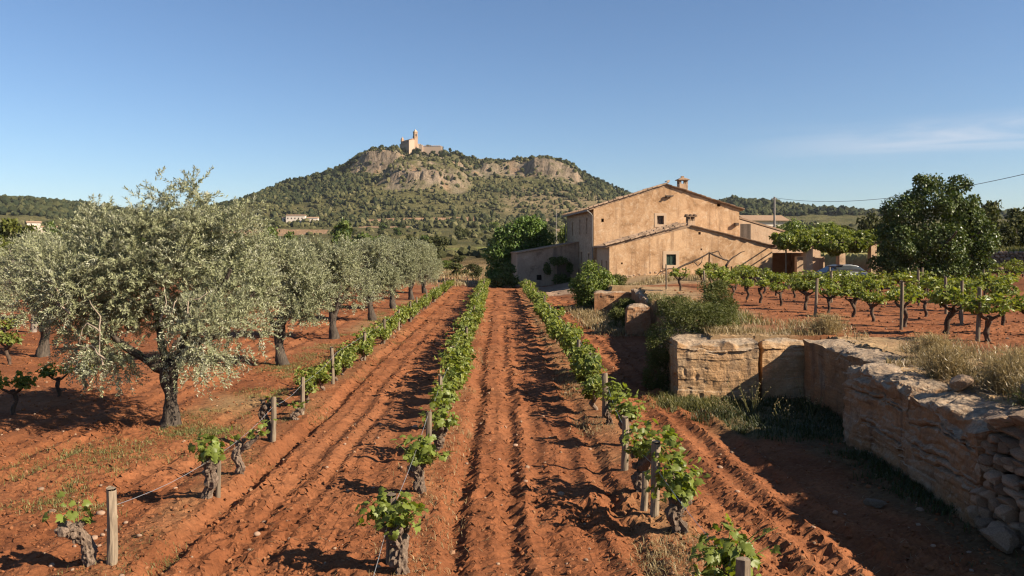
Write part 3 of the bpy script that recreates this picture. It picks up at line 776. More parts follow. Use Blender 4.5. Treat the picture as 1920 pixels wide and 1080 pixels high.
rock_block('rock_ledge', [(4.4, 37), (6.2, 37), (6.3, 38.1), (4.5, 38.1)], -.2, 1.0, 'low reddish rock bank beside the round bush', 6, 'rock_red', .09, .9, GL)
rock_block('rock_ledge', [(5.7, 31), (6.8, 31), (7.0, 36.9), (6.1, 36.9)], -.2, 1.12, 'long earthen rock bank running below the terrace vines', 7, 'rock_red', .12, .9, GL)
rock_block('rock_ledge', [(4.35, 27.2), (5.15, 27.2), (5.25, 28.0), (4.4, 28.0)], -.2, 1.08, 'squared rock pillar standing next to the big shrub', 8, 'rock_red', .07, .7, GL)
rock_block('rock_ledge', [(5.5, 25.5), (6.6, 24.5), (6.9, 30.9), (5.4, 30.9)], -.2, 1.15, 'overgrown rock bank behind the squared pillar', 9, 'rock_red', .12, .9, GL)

STN = []
for k in range(7):
    r_ = np.random.default_rng(300 + k)
    pl = unit(r_.normal(size=(13, 3))); pd = r_.uniform(.62, .98, 13)
    V = ICO2[0] * np.minimum(1.15, (pd[None] / np.maximum(ICO2[0] @ pl.T, .05)).min(1))[:, None]
    V = V * (1 + .10 * vn3(*(V * 1.3 + k * 5).T, 13 + k)[:, None] + .07 * vn3(*(V * 4 + k * 5).T, 33 + k)[:, None])
    STN.append(MB().add(V, ICO2[1]).mesh('stone', M['drystone'], False))
w = thing('dry_stone_wall', 'stacked dry stone wall of rounded stones next to the shaded rock outcrop', 'wall', (0, 0, 0))
rw = random.Random(5)
A_, B_ = Vector((5.02, 8.52)), Vector((6.0, 4.6))
ln = (B_ - A_).length; dr = (B_ - A_) / ln; nrm = Vector((dr.y, -dr.x));
if nrm.x > 0: nrm = -nrm
z = -.08; row = 0
while z < 1.2:
    hh = rw.uniform(.085, .15)
    s_ = rw.uniform(-.1, .05)
    while s_ < ln:
        ww = rw.uniform(.09, .25) * (1.3 if z > .95 else 1)
        zz = z + hh * .5 + rw.uniform(-.03, .03)
        p = A_ + dr * (s_ + ww / 2) - nrm * (.1 + .16 * z + rw.uniform(-.04, .05))
        zz += .30 * max(0, min(1, (s_ - .7) / 1.2)) * (z + .1) / 1.3
        o = link('stone', rw.choice(STN), w, (p.x, p.y, zz))
        o.scale = (ww * .66, rw.uniform(.12, .18), hh * rw.uniform(.62, .85))
        o.rotation_euler = (rw.uniform(-.25, .25), rw.uniform(-.3, .3), math.atan2(dr.y, dr.x) + rw.uniform(-.3, .3))
        s_ += ww * .98
    z += hh * .92; row += 1
mb = MB()       # rubble core
core = [A_ - nrm * .38, B_ - nrm * .38, B_ - nrm * .75, A_ - nrm * .75]
mb.add([(p.x, p.y, -.1) for p in core] + [(p.x, p.y, 1.05 + .3 * k) for p, k in zip(core, (0, 1, 1, 0))], [(4, 5, 6, 7), (0, 1, 5, 4), (1, 2, 6, 5), (2, 3, 7, 6), (3, 0, 4, 7)])
link('wall_core', mb.mesh('wall_core', M['rock_dark']), w)
for lab, p, sc in (('large grey boulder lying on top of the dry stone wall', (5.42, 8.0, 1.27), (.34, .2, .14)), ('pointed grey boulder perched at the edge of the dry grass', (5.95, 8.75, 1.36), (.3, .2, .17)),
                   ('flat grey slab capping the dry stone wall', (5.35, 8.42, 1.2), (.34, .19, .09)), ('round grey boulder on the wall against the frame edge', (5.75, 8.05, 1.38), (.24, .22, .18)),
                   ('small pale rock in the dry grass above the ledge', (5.75, 10.0, 1.32), (.2, .14, .1)), ('rounded stone fallen at the foot of the dry stone wall', (4.95, 7.9, .14), (.17, .15, .13)),
                   ('flat pale rock at the foot of the shaded ledge', (4.35, 9.3, .03), (.15, .1, .06))):
    o = link('boulder', STN[len(lab) % 7], None, p, rw.uniform(0, 6)); o.scale = sc
    tag(o, lab, 'boulder')

# far retaining wall of the right-hand field
w = thing('dry_stone_wall', 'long dark dry stone wall below the tall grass beyond the vines', 'wall', (0, 0, 0))
mb = MB(); mb.box((38, 58.95, 1.85), (16, .5, 1.5)); link('wall_core', mb.mesh('wall_core', M['drystone']), w)
z = 1.1
while z < 2.5:
    hh = rw.uniform(.2, .3); xx = 33.2
    while xx < 43:
        ww = rw.uniform(.28, .55)
        o = link('stone', rw.choice(STN), w, (xx + ww / 2, 58.66 + rw.uniform(-.05, .05), z + hh / 2)); o.scale = (ww * .56, .16, hh * .58)
        o.rotation_euler = (0, rw.uniform(-.2, .2), rw.uniform(-.2, .2)); xx += ww
    z += hh * .93

# ------------------------------------------------------------------ farmhouse
def wall_sheet(mb, org, dr, inn, s0, s1, zb, top, breaks, holes, th, mi=0):
    org, dr, inn = [np.asarray(q, float) for q in (org, dr, inn)]
    def pt(s, z, t): return org + dr * s + inn * t + np.array([0, 0, z])
    xs = sorted(set([s0, s1] + [b for b in breaks if s0 < b < s1] + [h[0] for h in holes] + [h[1] for h in holes]))
    V, Q = [], []
    def quad(a, b, c_, d):
        k = len(V); V.extend([a, b, c_, d]); Q.append((k, k + 1, k + 2, k + 3))
    for xa, xb in zip(xs[:-1], xs[1:]):
        hs = sorted([(h[2], h[3]) for h in holes if h[0] < (xa + xb) / 2 < h[1]])
        lo = zb
        segs = []
        for a, b in hs:
            segs.append((lo, lo, a, a)); lo = b
        segs.append((lo, lo, top(xa), top(xb)))
        for za, zb2, zc, zd in segs:
            quad(pt(xa, za, 0), pt(xb, zb2, 0), pt(xb, zd, 0), pt(xa, zc, 0))
            quad(pt(xb, zb2, th), pt(xa, za, th), pt(xa, zc, th), pt(xb, zd, th))
        quad(pt(xa, top(xa), 0), pt(xb, top(xb), 0), pt(xb, top(xb), th), pt(xa, top(xa), th))
    for a, b, c_, d in holes:
        quad(pt(a, c_, 0), pt(a, d, 0), pt(a, d, th), pt(a, c_, th)); quad(pt(b, d, 0), pt(b, c_, 0), pt(b, c_, th), pt(b, d, th))
        quad(pt(a, d, 0), pt(b, d, 0), pt(b, d, th), pt(a, d, th)); quad(pt(b, c_, 0), pt(a, c_, 0), pt(a, c_, th), pt(b, c_, th))
    for s in (s0, s1):
        quad(pt(s, zb, 0), pt(s, zb, th), pt(s, top(s), th), pt(s, top(s), 0))
    return mb.add(np.array(V), Q, mi)

HR = math.radians(5.14)
house = thing('farmhouse', 'old tan plastered stone farmhouse with gable roof and lower front wing', 'house', (6.73, 57, 0), HR)
def part(name, mb, mat, parent=None, smooth=False, label=None):
    o = link(name, mb.mesh(name, mat, smooth), parent or house)
    if label: o['label'] = label
    return o

WM, DM, EZ, RGZ, RX = 10.7, 11.0, 5.78, 7.45, 5.35
def topm(s): return float(np.interp(s, [0, RX, WM], [EZ, RGZ, EZ]))
mb = MB()
wall_sheet(mb, (0, 0, 0), (1, 0, 0), (0, 1, 0), 0, WM, -.3, topm, [RX], [(4.62, 5.12, 4.7, 5.32), (5.2, 5.5, 6.62, 6.78), (9.05, 9.3, 6.0, 6.22), (.55, .75, 4.85, 5.1)], .4)
part('front_wall', mb, M['plaster'])
mb = MB()
sh = [(2.3, 2.65, 4.05, 5.25), (5.0, 5.35, 4.05, 5.2), (8.2, 8.55, 4.0, 5.1), (1.5, 2.0, 1.2, 2.6), (4.2, 4.8, .9, 2.7)]
wall_sheet(mb, (0, 0, 0), (0, 1, 0), (1, 0, 0), .4, DM, -.3, lambda s: EZ, [], sh, .4)
part('side_wall', mb, M['rubble'], label='rubble stone side wall in shade')
mb = MB()
wall_sheet(mb, (WM, 0, 0), (0, 1, 0), (-1, 0, 0), .4, DM, -.3, lambda s: EZ, [], [], .4)
wall_sheet(mb, (0.4, DM - .4, 0), (1, 0, 0), (0, 1, 0), 0, WM - .8, -.3, lambda s: topm(s + .4), [RX - .4], [], .4)
part('rear_wall', mb, M['plaster'])

def window(cx_, z0, z1, w_, y_, axis, sur=.14, shut='shutter_grey', deep=.18, slats=True, bars=True, parent=None):
    """axis 'x': opening in a wall facing -Y; 'y': opening in a wall facing -X"""
    def bx(mb, s, t, z, ds, dt, dz):
        if axis == 'x': mb.box((s, t, z), (ds, dt, dz))
        else: mb.box((t, s, z), (dt, ds, dz))
    h = z1 - z0; zc = (z0 + z1) / 2
    mb = MB()
    if sur:
        for s in (-1, 1): bx(mb, cx_ + s * (w_ / 2 + sur / 2), y_ - .002, zc, sur, .03, h)
        bx(mb, cx_, y_ - .002, z1 + sur / 2, w_ + 2 * sur, .034, sur); bx(mb, cx_, y_ - .004, z0 - sur / 2, w_ + 2 * sur, .05, sur)
    else:
        bx(mb, cx_, y_ + .1, z0 + .02, w_, .1, .04)
    fr = part('window', mb, M['surround'], parent)
    mb = MB(); bx(mb, cx_, y_ + deep + .12, zc, w_ + .02, .02, h + .02)
    o = link('pane', mb.mesh('pane', M['glass']), fr)
    if slats:
        for s in (-1, 1):
            mb = MB()
            wl = w_ / 2 - .01
            c0 = cx_ + s * w_ / 4
            for q in (-1, 1): bx(mb, c0 + q * (wl / 2 - .03), y_ + deep, zc, .055, .045, h - .01)
            for zz in (z0 + .035, z1 - .035): bx(mb, c0, y_ + deep, zz, wl - .12, .045, .06)
            nsl = int(h / .07)
            for q in range(1, nsl):
                bx(mb, c0, y_ + deep + .008, z0 + h * q / nsl, wl - .12, .025, .045)
            link('shutter', mb.mesh('shutter', M[shut]), fr)
    return fr
window(4.87, 4.7, 5.32, .5, 0, 'x', .19)
for a, b, c_, d in sh: window((a + b) / 2, c_, d, b - a, 0, 'y', .12 if c_ < 3 else 0, slats=c_ < 3)
mb = MB(); mb.tube([(5.2, -.10, 6.72), (5.6, -.16, 6.7), (5.78, -.13, 6.76)], [.07, .08, .04], 6); mb.tube([(5.3, .1, 6.7), (5.32, -.25, 6.66)], .07, 6)
part('beam_end', mb, M['wood'])
mb = MB(); mb.box((10.45, -.1, 4.72), (.24, .3, .2)); part('beam_end', mb, M['wood'])

TV = []
def tile_mesh(k, L=.46, r=.096):
    a = np.linspace(0, math.pi, 7); r0, r1 = r * (1.1 + .05 * k), r * .85
    V = []
    for rr, xx in ((r0, 0), (r1, L)):
        for q in (1.0, .82):
            V += [(xx, rr * q * math.cos(t), rr * q * math.sin(t) - .01) for t in a]
    Q = []
    for i in range(6):
        Q += [(i, i + 1, 14 + i + 1, 14 + i), (7 + i + 1, 7 + i, 21 + i, 21 + i + 1), (i + 1, i, 7 + i, 7 + i + 1), (14 + i, 14 + i + 1, 21 + i + 1, 21 + i)]
    return MB().add(V, Q).mesh('tile', M['tile'], False)
TV = [tile_mesh(k) for k in range(3)]
rt = random.Random(8)
def tile_run(x0, z0, x1, z1, ys, parent, step=.37, jit=.02):
    L = math.hypot(x1 - x0, z1 - z0); n = int(L / step); an = math.atan2(z1 - z0, x1 - x0)
    for y_ in ys:
        for k in range(n):
            t = (k + .02) / n
            o = link('tile', rt.choice(TV), parent, (x0 + (x1 - x0) * t + rt.uniform(-jit, jit), y_ + rt.uniform(-jit, jit), z0 + (z1 - z0) * t + .015 + rt.uniform(0, jit)))
            o.rotation_euler = (rt.uniform(-.12, .12), -an - .06 + rt.uniform(-.03, .03), rt.uniform(-.06, .06))

def roof_slab(xe, ze, xr, zr, y0, y1, parent, th=.09, pitch=.2, name='roof'):
    ys = np.arange(y0, y1 + 1e-6, pitch / 6); ph = (ys - y0) / pitch * 2 * math.pi
    wv = .045 * np.abs(np.cos(ph / 2))
    V = []
    for x_, z_ in ((xe, ze), (xr, zr)):
        for top in (1, 0):
            for y_, w_ in zip(ys, wv): V.append((x_, y_, z_ + (w_ if top else -th)))
    n = len(ys); V = np.array(V); i = np.arange(n - 1)
    mb = MB()
    Q = np.concatenate([np.stack([i, i + 1, 2 * n + i + 1, 2 * n + i], 1), np.stack([n + i + 1, n + i, 3 * n + i, 3 * n + i + 1], 1), np.stack([i + 1, i, n + i, n + i + 1], 1), np.stack([2 * n + i, 2 * n + i + 1, 3 * n + i + 1, 3 * n + i], 1),
                        np.array([(0, 2 * n, 3 * n, n), (n - 1, 2 * n - 1, 4 * n - 1, 3 * n - 1)])])
    mb.add(V, Q)
    return part(name, mb, M['tile'], parent)
ov = .32; sl = (RGZ - EZ) / RX
rf = roof_slab(-ov, EZ + .10 - ov * sl, RX, RGZ + .10, -.02, DM + .2, house)
rf2 = roof_slab(WM + ov, EZ + .10 - ov * sl, RX, RGZ + .10, -.02, DM + .2, house)
tile_run(-ov - .03, EZ + .14 - ov * sl, RX, RGZ + .14, [-.07, .13], rf)
tile_run(WM + ov + .03, EZ + .14 - ov * sl, RX, RGZ + .14, [-.07], rf2)
for k in range(26):     # eave ends along the shaded side
    o = link('tile', rt.choice(TV), rf, (-ov - .08, .5 + k * .41, EZ + .10 - ov * sl)); o.rotation_euler = (0, -math.atan(sl), 0)
for k in range(3):
    o = link('tile', rt.choice(TV), rf, (1.55 + k * 1.9 + rt.uniform(-.3, .3), -.05, EZ + .26 + (1.55 + k * 1.9) * sl)); o.rotation_euler = (.2, -.3, .4 * k)
mb = MB()
mb.tube([(-ov - .1, 0.0, EZ - .12), (-ov - .1, DM, EZ - .14)], .055, 8)
mb.tube([(-ov - .1, .1, EZ - .14), (-.2, .05, EZ - .32), (-.075, .07, EZ - .5), (-.07, .07, .3)], .045, 7)
part('gutter', mb, M['pole'])
mb = MB(); mb.tube([(-ov - .1, DM - .1, EZ - .16), (-.12, DM - .1, EZ - .5), (-.07, DM - .1, 1.0)], .045, 7); part('downpipe', mb, M['pole'])
def chimney(cx_, cy_, z0, z1, w_, parent, cap):
    mb = MB(); mb.box((cx_, cy_, (z0 + z1) / 2), (w_, w_, z1 - z0))
    ch = part('chimney', mb, M['plaster_plain'], parent)
    mb = MB(); h = .26
    for sx in (-1, 1):
        for sy in (-1, 1): mb.box((cx_ + sx * (w_ / 2 - .07), cy_ + sy * (w_ / 2 - .07), z1 + h / 2), (.14, .14, h))
    mb.box((cx_, cy_, z1 + h + .03), (w_ + .22, w_ + .22, .06))
    if cap:
        e_ = w_ / 2 + .1
        V = [(cx_ - e_, cy_ - e_, z1 + h + .06), (cx_ + e_, cy_ - e_, z1 + h + .06), (cx_ + e_, cy_ + e_, z1 + h + .06), (cx_ - e_, cy_ + e_, z1 + h + .06), (cx_, cy_, z1 + h + .26)]
        mb.add(V, [(0, 1, 4), (1, 2, 4), (2, 3, 4), (3, 0, 4)])
        mb.box((cx_, cy_, z1 + h + .27), (.2, .16, .1))
    else:
        for q in range(3): mb.tube([(cx_ - .3 + .28 * q, cy_ - .35, z1 + h + .08), (cx_ - .22 + .28 * q, cy_ + .35, z1 + h + .12)], .09, 6)
    link('chimney_cap', mb.mesh('chimney_cap', M['tile']), ch)
    return ch
chimney(7.0, 1.6, 6.8, 7.74, .62, house, True)

# right-hand lean-to of the house
def topx(s): return float(np.interp(s, [0, 6.2], [5.1, 3.35]))
mb = MB()
wall_sheet(mb, (WM + .003, .12, 0), (1, 0, 0), (0, 1, 0), 0, 6.2, -.3, topx, [], [(.12, .92, 3.55, 4.75), (1.6, 4.9, .0, 2.65)], .35)
wall_sheet(mb, (WM + 6.2, .12, 0), (0, 1, 0), (-1, 0, 0), .355, 8, -.3, lambda s: 3.35, [], [], .35)
part('lean_to_wall', mb, M['plaster_plain'])
mb = MB()
mb.box((WM + 3.3, 4.2, 1.2), (5.6, .1, 2.8)); part('inner_wall', mb, M['plaster_grey'])
window(WM + .52, 3.55, 4.75, .8, .12, 'x', .0, 'shutter_grey', .05)
mb = MB()
for k in range(9): mb.box((WM + .16 + k * .09, .13, 4.15), (.05, .04, 1.18))
part('louvre', mb, M['shutter_grey'])
r3 = roof_slab(WM + 6.5, 3.38, WM + .05, 5.22, .08, 8.2, house, th=.08)

# front wing
OX, OY = 0.573 * math.cos(HR) + (-4.0) * math.sin(HR), -0.573 * math.sin(HR) + (-4.0) * math.cos(HR)     # wing corner in the house frame
WW, WE, WR, WRX = 11.18, 3.08, 4.42, 5.6
def topw(s): return float(np.interp(s, [0, WRX, WW], [WE, WR, WE]))
mb = MB()
wall_sheet(mb, (OX, OY, 0), (1, 0, 0), (0, 1, 0), 0, WW, -.3, topw, [WRX], [(3.86, 4.52, 1.86, 2.58), (6.05, 6.22, 3.9, 4.08), (6.2, 6.32, 2.85, 2.97), (.78, .9, 1.92, 2.04)], .4)
part('wing_front_wall', mb, M['plaster'])
mb = MB()
wl = [(.7, 1.05, 1.3, 2.15), (2.1, 2.45, 1.3, 2.15)]
dwing = -OY - .003
wall_sheet(mb, (OX, OY, 0), (0, 1, 0), (1, 0, 0), .4, dwing, -.3, lambda s: WE, [], wl, .4)
wall_sheet(mb, (OX + WW, OY, 0), (0, 1, 0), (-1, 0, 0), .4, dwing, -.3, lambda s: WE, [], [], .4)
part('wing_side_wall', mb, M['plaster_plain'])
window(OX + 4.19, 1.86, 2.58, .66, OY, 'x', .22, 'shutter', .1)
for a, b, c_, d in wl: window(OY + (a + b) / 2, c_, d, b - a, OX, 'y', .1, slats=False)
sw = (WR - WE) / WRX
r1 = roof_slab(OX - .25, WE + .09 - .25 * sw, OX + WRX, WR + .09, OY - .02, OY + dwing - .01, house)
r2 = roof_slab(OX + WW + .2, WE + .09 - .2 * sw, OX + WRX, WR + .09, OY - .02, OY + dwing - .01, house)
for k, yy in enumerate((-.08, .13, .34, .56)):
    tile_run(OX - .3, WE + .12 - .3 * sw + .03 * k, OX + WRX - .5 - .4 * (k % 2), WR + .12 - .1 * sw + .03 * k, [OY + yy], r1, .34, .025)
tile_run(OX + WW + .22, WE + .1 - .2 * sw, OX + WRX, WR + .10, [OY - .05], r2)
chimney(OX + WRX + .15, OY + .75, WR - .1, WR + .42, .46, house, False)
# rubble showing through the plaster at the foot of the wing
mb = MB(); rr_ = np.random.default_rng(6)
n = 70
xs = OX + .9 + rr_.beta(1.3, 2.0, n) * 6.5; zs = .55 + rr_.random(n) * np.clip(1.0 - .1 * np.abs(xs - OX - 3.5), .25, 1) * .95
P = np.stack([xs, np.full(n, OY - .005), zs], 1)
many(ICO1, P, np.stack([rr_.uniform(.06, .15, n), np.full(n, .035), rr_.uniform(.04, .08, n)], 1), rr_, .1, (1, 1, 1), mb)
o = part('rubble_patch', mb, M['drystone']); o['kind'] = 'stuff'

# annex on the shaded side
ax0 = Vector((6.22, 62.6)); ax1 = Vector((1.42, 62.2))
def loc2(p):
    v = Vector((p[0] - 6.73, p[1] - 57)); c_, s_ = math.cos(-HR), math.sin(-HR)
    return Vector((v.x * c_ - v.y * s_, v.x * s_ + v.y * c_))
a1 = loc2(ax1); a0 = loc2(ax0); dv = (a0 - a1); LA = dv.length - .02; dv.normalize()
mb = MB()
wall_sheet(mb, (a1.x, a1.y, 0), (dv.x, dv.y, 0), (-dv.y, dv.x, 0), 0, LA, -.4, lambda s: 2.55 + .82 * s / LA, [], [(1.5, 1.9, .5, .9), (3.1, 4.2, -.3, 1.85)], .35)
wall_sheet(mb, (a1.x, a1.y, 0), (-dv.y, dv.x, 0), (dv.x, dv.y, 0), .352, 5, -.4, lambda s: 2.55, [], [], .35)
mh = MB(); ch_ = a1 + dv * 1.7; mh.box((ch_.x - dv.y * .28, ch_.y + dv.x * .28, .7), (.7, .04, .7), math.atan2(dv.y, dv.x)); part('hole_shade_panel', mh, M['dark_in'])  # dark panel added behind the hole, stands in for the shade inside
part('annex_wall', mb, M['plaster_grey'], label='grey lean-to annex wall in shade')
mb = MB(); c_ = a1 + dv * 3.65
mb.box((c_.x, c_.y + .3, .8), (1.2, .06, 2.2), math.atan2(dv.y, dv.x)); part('door', mb, M['shutter_grey'])
mb = MB()
p0, p1 = a1 - dv * .1, a1 + dv * (LA)
q0, q1 = p0 + Vector((-dv.y, dv.x)) * 5.2, p1 + Vector((-dv.y, dv.x)) * 5.2
b_ = Vector((dv.y, -dv.x)) * .12
V = []
for zz in (0, .1):
    V += [(p0.x + b_.x, p0.y + b_.y, 2.56 + zz), (p1.x + b_.x, p1.y + b_.y, 3.40 + zz), (q1.x, q1.y, 3.40 + zz), (q0.x, q0.y, 2.56 + zz)]
mb.add(V, [(0, 3, 2, 1), (4, 5, 6, 7), (0, 1, 5, 4), (1, 2, 6, 5), (2, 3, 7, 6), (3, 0, 4, 7)]); part('annex_roof', mb, M['tile'])

# ------------------------------------------------------------------ porch with pillars, car, poles
def post_box(name, x, y, w_, d_, z1, label, cat, mat='plaster_plain', group=None):
    mb = MB(); z0 = gz(x, y) - .15
    mb.box((x, y, (z0 + z1) / 2), (w_, d_, z1 - z0), .09); mb.box((x, y, z1 + .04), (w_ + .08, d_ + .08, .08), .09)
    return tag(link(name, mb.mesh(name, M[mat])), label, cat, group)
GP = 'plastered pillars of the vine porch'
post_box('porch_pillar', 19.3, 50, .42, .42, 3.1, 'square plastered porch pillar next to the dark porch opening', 'pillar', group=GP)
post_box('porch_pillar', 23.3, 54.6, .42, .5, 2.75, 'square plastered pillar behind the parked silver car', 'pillar', group=GP)
post_box('porch_pillar', 23.4, 50.2, .36, .42, 3.22, 'tall plastered pillar close to the big dark tree', 'pillar', group=GP)
mb = MB(); mb.box((21.5, 55.4, 1.2), (2.0, .35, 2.4), .09); mb.box((24.2, 51.3, 1.35), (.9, .35, .9), .09)
tag(link('garden_wall', mb.mesh('garden_wall', M['plaster_plain'])), 'short sunlit plastered wall behind the silver car', 'wall')
pg = thing('pergola', 'timber pergola overgrown with vine between plastered pillars', 'pergola', (0, 0, 0))
for p, q, r in (((17.9, 50.0, 3.22), (24.0, 50.2, 3.34), .075), ((18.2, 54.6, 3.0), (24.0, 54.8, 3.0), .075)):
    link('beam', MB().tube([p, q], r, 6).mesh('beam', M['wood']), pg)
for k in range(8):
    x_ = 18.3 + k * .75
    link('rafter', MB().tube([(x_, 49.5, 3.36), (x_ + .1, 55.2, 3.12)], .045, 6).mesh('rafter', M['wood']), pg)
for x_, y_ in ((18.05, 50.4),):
    link('post', MB().tube([(x_, y_, .3), (x_ + .02, y_, 3.2)], .05, 7).mesh('post', M['post']), pg)

car = thing('parked_car', 'silver car parked under the porch behind the vines', 'car', (22.0, 52.3, .47), math.radians(8))
ls = np.array([-2.1, -2.05, -1.55, -.75, -.2, .7, 1.35, 1.9, 2.1]); zl = [.62, .72, .86, .95, 1.0, 1.0, .98, .92, .7]; zr_ = [.62, .72, .86, .95, 1.36, 1.43, 1.36, 1.0, .7]
def loft(ls, zbot, ztop, wb, wt, inset=.0):
    V = []
    for x_, a, b, c_, d in zip(ls, zbot, ztop, wb, wt): V += [(x_, -c_, a), (x_, -c_ * 1.02, (a + b) / 2), (x_, -d, b), (x_, d, b), (x_, c_ * 1.02, (a + b) / 2), (x_, c_, a)]
    Q = []
    for k in range(len(ls) - 1):
        for j in range(6): Q.append((k * 6 + j, (k + 1) * 6 + j, (k + 1) * 6 + (j + 1) % 6, k * 6 + (j + 1) % 6))
    mb = MB().add(V, Q); n0 = (len(ls) - 1) * 6
    mb.add(V[:6], [(0, 1, 2, 3), (0, 3, 4, 5)]); mb.add(V[n0:], [(3, 2, 1, 0), (5, 4, 3, 0)])
    return mb
paint = finish(*newmat('silver_paint'), (0.36, 0.38, 0.41), 0.3, spec=.6, metal=.5)
rubber = finish(*newmat('tyre_rubber'), (0.02, 0.02, 0.02), 0.8)
link('body', loft(ls, [.35, .25, .24, .24, .24, .24, .24, .25, .35], zl, [.7, .8, .86, .87, .87, .87, .86, .82, .72], [.62, .72, .80, .82, .82, .82, .8, .74, .66]).mesh('body', paint, True), car)
link('windows', loft([-.95, -.2, .7, 1.3, 1.75], [.93] * 5, [.96, 1.36, 1.42, 1.32, .98], [.8, .8, .8, .79, .76], [.76, .62, .62, .6, .7]).mesh('windows', finish(*newmat('car_glass'), (.05, .06, .07), .08, spec=.8), False), car)
link('roof', loft([-.25, .1, .7, 1.25], [1.35, 1.385, 1.41, 1.32], [1.375, 1.43, 1.45, 1.355], [.63, .64, .64, .61], [.58, .6, .6, .56]).mesh('roof', paint, True), car)
for sx in (-1.3, 1.3):
    for sy in (-1, 1):
        wh = link('wheel', MB().tube([(sx, sy * .72, .31), (sx, sy * .87, .31)], .31, 18).mesh('wheel', rubber), car)
        link('rim', MB().tube([(sx, sy * .86, .31), (sx, sy * .885, .31)], .19, 12).mesh('rim', M['pole']), wh)
for sy in (-1, 1):
    link('headlight', MB().box((-2.04, sy * .56, .66), (.1, .3, .13)).mesh('headlight', M['surround']), car)
    link('mirror', MB().box((-.6, sy * .95, 1.0), (.1, .18, .12)).mesh('mirror', paint), car)

up = thing('power_pole', 'grey power pole rising behind the farmhouse lean-to', 'pole', (25.8, 75, 0))
link('shaft', MB().tube([(0, 0, .3), (0, 0, 7.8)], [.13, .09], 8).mesh('shaft', M['pole']), up)
link('cross_arm', MB().box((0, 0, 7.62), (.5, .1, .1)).mesh('cross_arm', M['pole']), up)
A_, B_ = np.array([25.8, 75, 7.72]), np.array([25.9, 30, 7.4])
t = np.linspace(0, 1, 40)[:, None]
P = A_ + (B_ - A_) * t; P[:, 2] -= 4 * 1.25 * (t * (1 - t))[:, 0]
tag(link('power_cable', MB().tube(P, .015, 5).mesh('power_cable', M['cable'])), 'dark power cable sagging across the sky past the big tree', 'cable')
up = thing('antenna_mast', 'thin pale aerial mast standing behind the leafy tree by the house', 'antenna', (5.7, 80, 0))
link('shaft', MB().tube([(0, 0, 0), (0, 0, 7.0)], [.05, .03], 6).mesh('shaft', M['pole']), up)
link('cross_arm', MB().box((0, 0, 5.6), (.5, .03, .03)).box((0, 0, 6.3), (.35, .03, .03)).mesh('cross_arm', M['pole']), up)

# bare old grapevine trained along the wing wall
DV = 51.9
gv = thing('old_grapevine', 'gnarled bare old grapevine trained on posts against the wing wall', 'vine', (0, 0, 0))
def vt(pts, r0, r1, name='branch', mat='wood', dd=0):
    P = np.array([px(a, b, DV + dd) for a, b in pts]); 
    n = len(P); tt = np.linspace(0, n - 1, (n - 1) * 4 + 1)
    PP = np.stack([np.interp(tt, np.arange(n), P[:, k]) for k in range(3)], 1)
    PP += .035 * np.stack([vn2(tt * 1.7 + k * 9 + pts[0][0], tt * 0, k) for k in range(3)], 1)
    link(name, MB().tube(PP, np.linspace(r0, r1, len(PP)), 7, rough=.3, seed=int(pts[0][0])).mesh(name, M[mat], True), gv)
vt([(1264, 535), (1262, 515), (1272, 503), (1300, 490), (1322, 478), (1330, 475)], .07, .05, 'trunk')
vt([(1330, 474), (1345, 481), (1360, 487), (1366, 489)], .06, .05)
vt([(1366, 489), (1378, 480), (1390, 473), (1396, 471)], .05, .02)
vt([(1366, 489), (1361, 500), (1364, 512), (1358, 530)], .07, .08, 'trunk')
vt([(1300, 490), (1308, 500), (1316, 492), (1318, 482)], .035, .02)
vt([(1330, 476), (1346, 470), (1352, 480), (1356, 487)], .03, .025)
vt([(1262, 503), (1248, 506), (1236, 512), (1228, 520)], .04, .02)
vt([(1330, 500), (1345, 512), (1360, 507), (1368, 500)], .025, .02)
for x_ in (1329, 1285, 1262, 1371): vt([(x_, 535), (x_ + 1, 500 if x_ != 1329 else 472)], .05, .045, 'post', 'wood', .1)

# ------------------------------------------------------------------ hilltop sanctuary and far farms
ch = thing('hilltop_chapel', 'pale stone hilltop sanctuary with bell tower and arcaded side', 'church', (-111, 985, 124.5), math.radians(33.4))
st_l = finish(*newmat('sanctuary_stone'), (0.54, 0.40, 0.29), .9)
st_d = finish(*newmat('sanctuary_ochre'), (0.42, 0.28, 0.185), .9)
rt_ = finish(*newmat('sanctuary_roof'), (0.36, 0.22, 0.15), .9)
mb = MB()
wall_sheet(mb, (0, 0, 0), (0, 1, 0), (1, 0, 0), 0, 26, -9, lambda s: 8.6, [], [(3.2 + 3.3 * k, 4.7 + 3.3 * k, 2.0, 5.4) for k in range(7)], 1)
link('arcade_wall', mb.mesh('arcade_wall', st_d), ch)
mb = MB(); wall_sheet(mb, (0, -.05, 0), (1, 0, 0), (0, 1, 0), -.05, 7.5, -12, lambda s: float(np.interp(s, [0, 7.5], [11.2, 12.5])), [], [], 1); link('facade', mb.mesh('facade', st_l), ch)
link('nave', MB().box((6.2, 14, 6), (9, 24, 12.4)).box((4.5, 13, 0), (8.9, 25.6, 16)).mesh('nave', st_d), ch)
for k in range(8): link('window', MB().box((1.68, 4 + 2.9 * k, 10.4), (.1, 1.2, 1.2)).mesh('window', M['dark_in']), ch)
mb = MB(); V = [(1.2, 1.4, 12.3), (11.2, 1.4, 12.3), (11.2, 26.6, 12.3), (1.2, 26.6, 12.3), (6.2, 1.4, 14.2), (6.2, 26.6, 14.2)]
mb.add(V, [(0, 1, 2, 3), (0, 4, 5, 3), (1, 2, 5, 4)]); mb.add(V, [(0, 1, 4), (3, 5, 2)]); link('roof', mb.mesh('roof', rt_), ch)
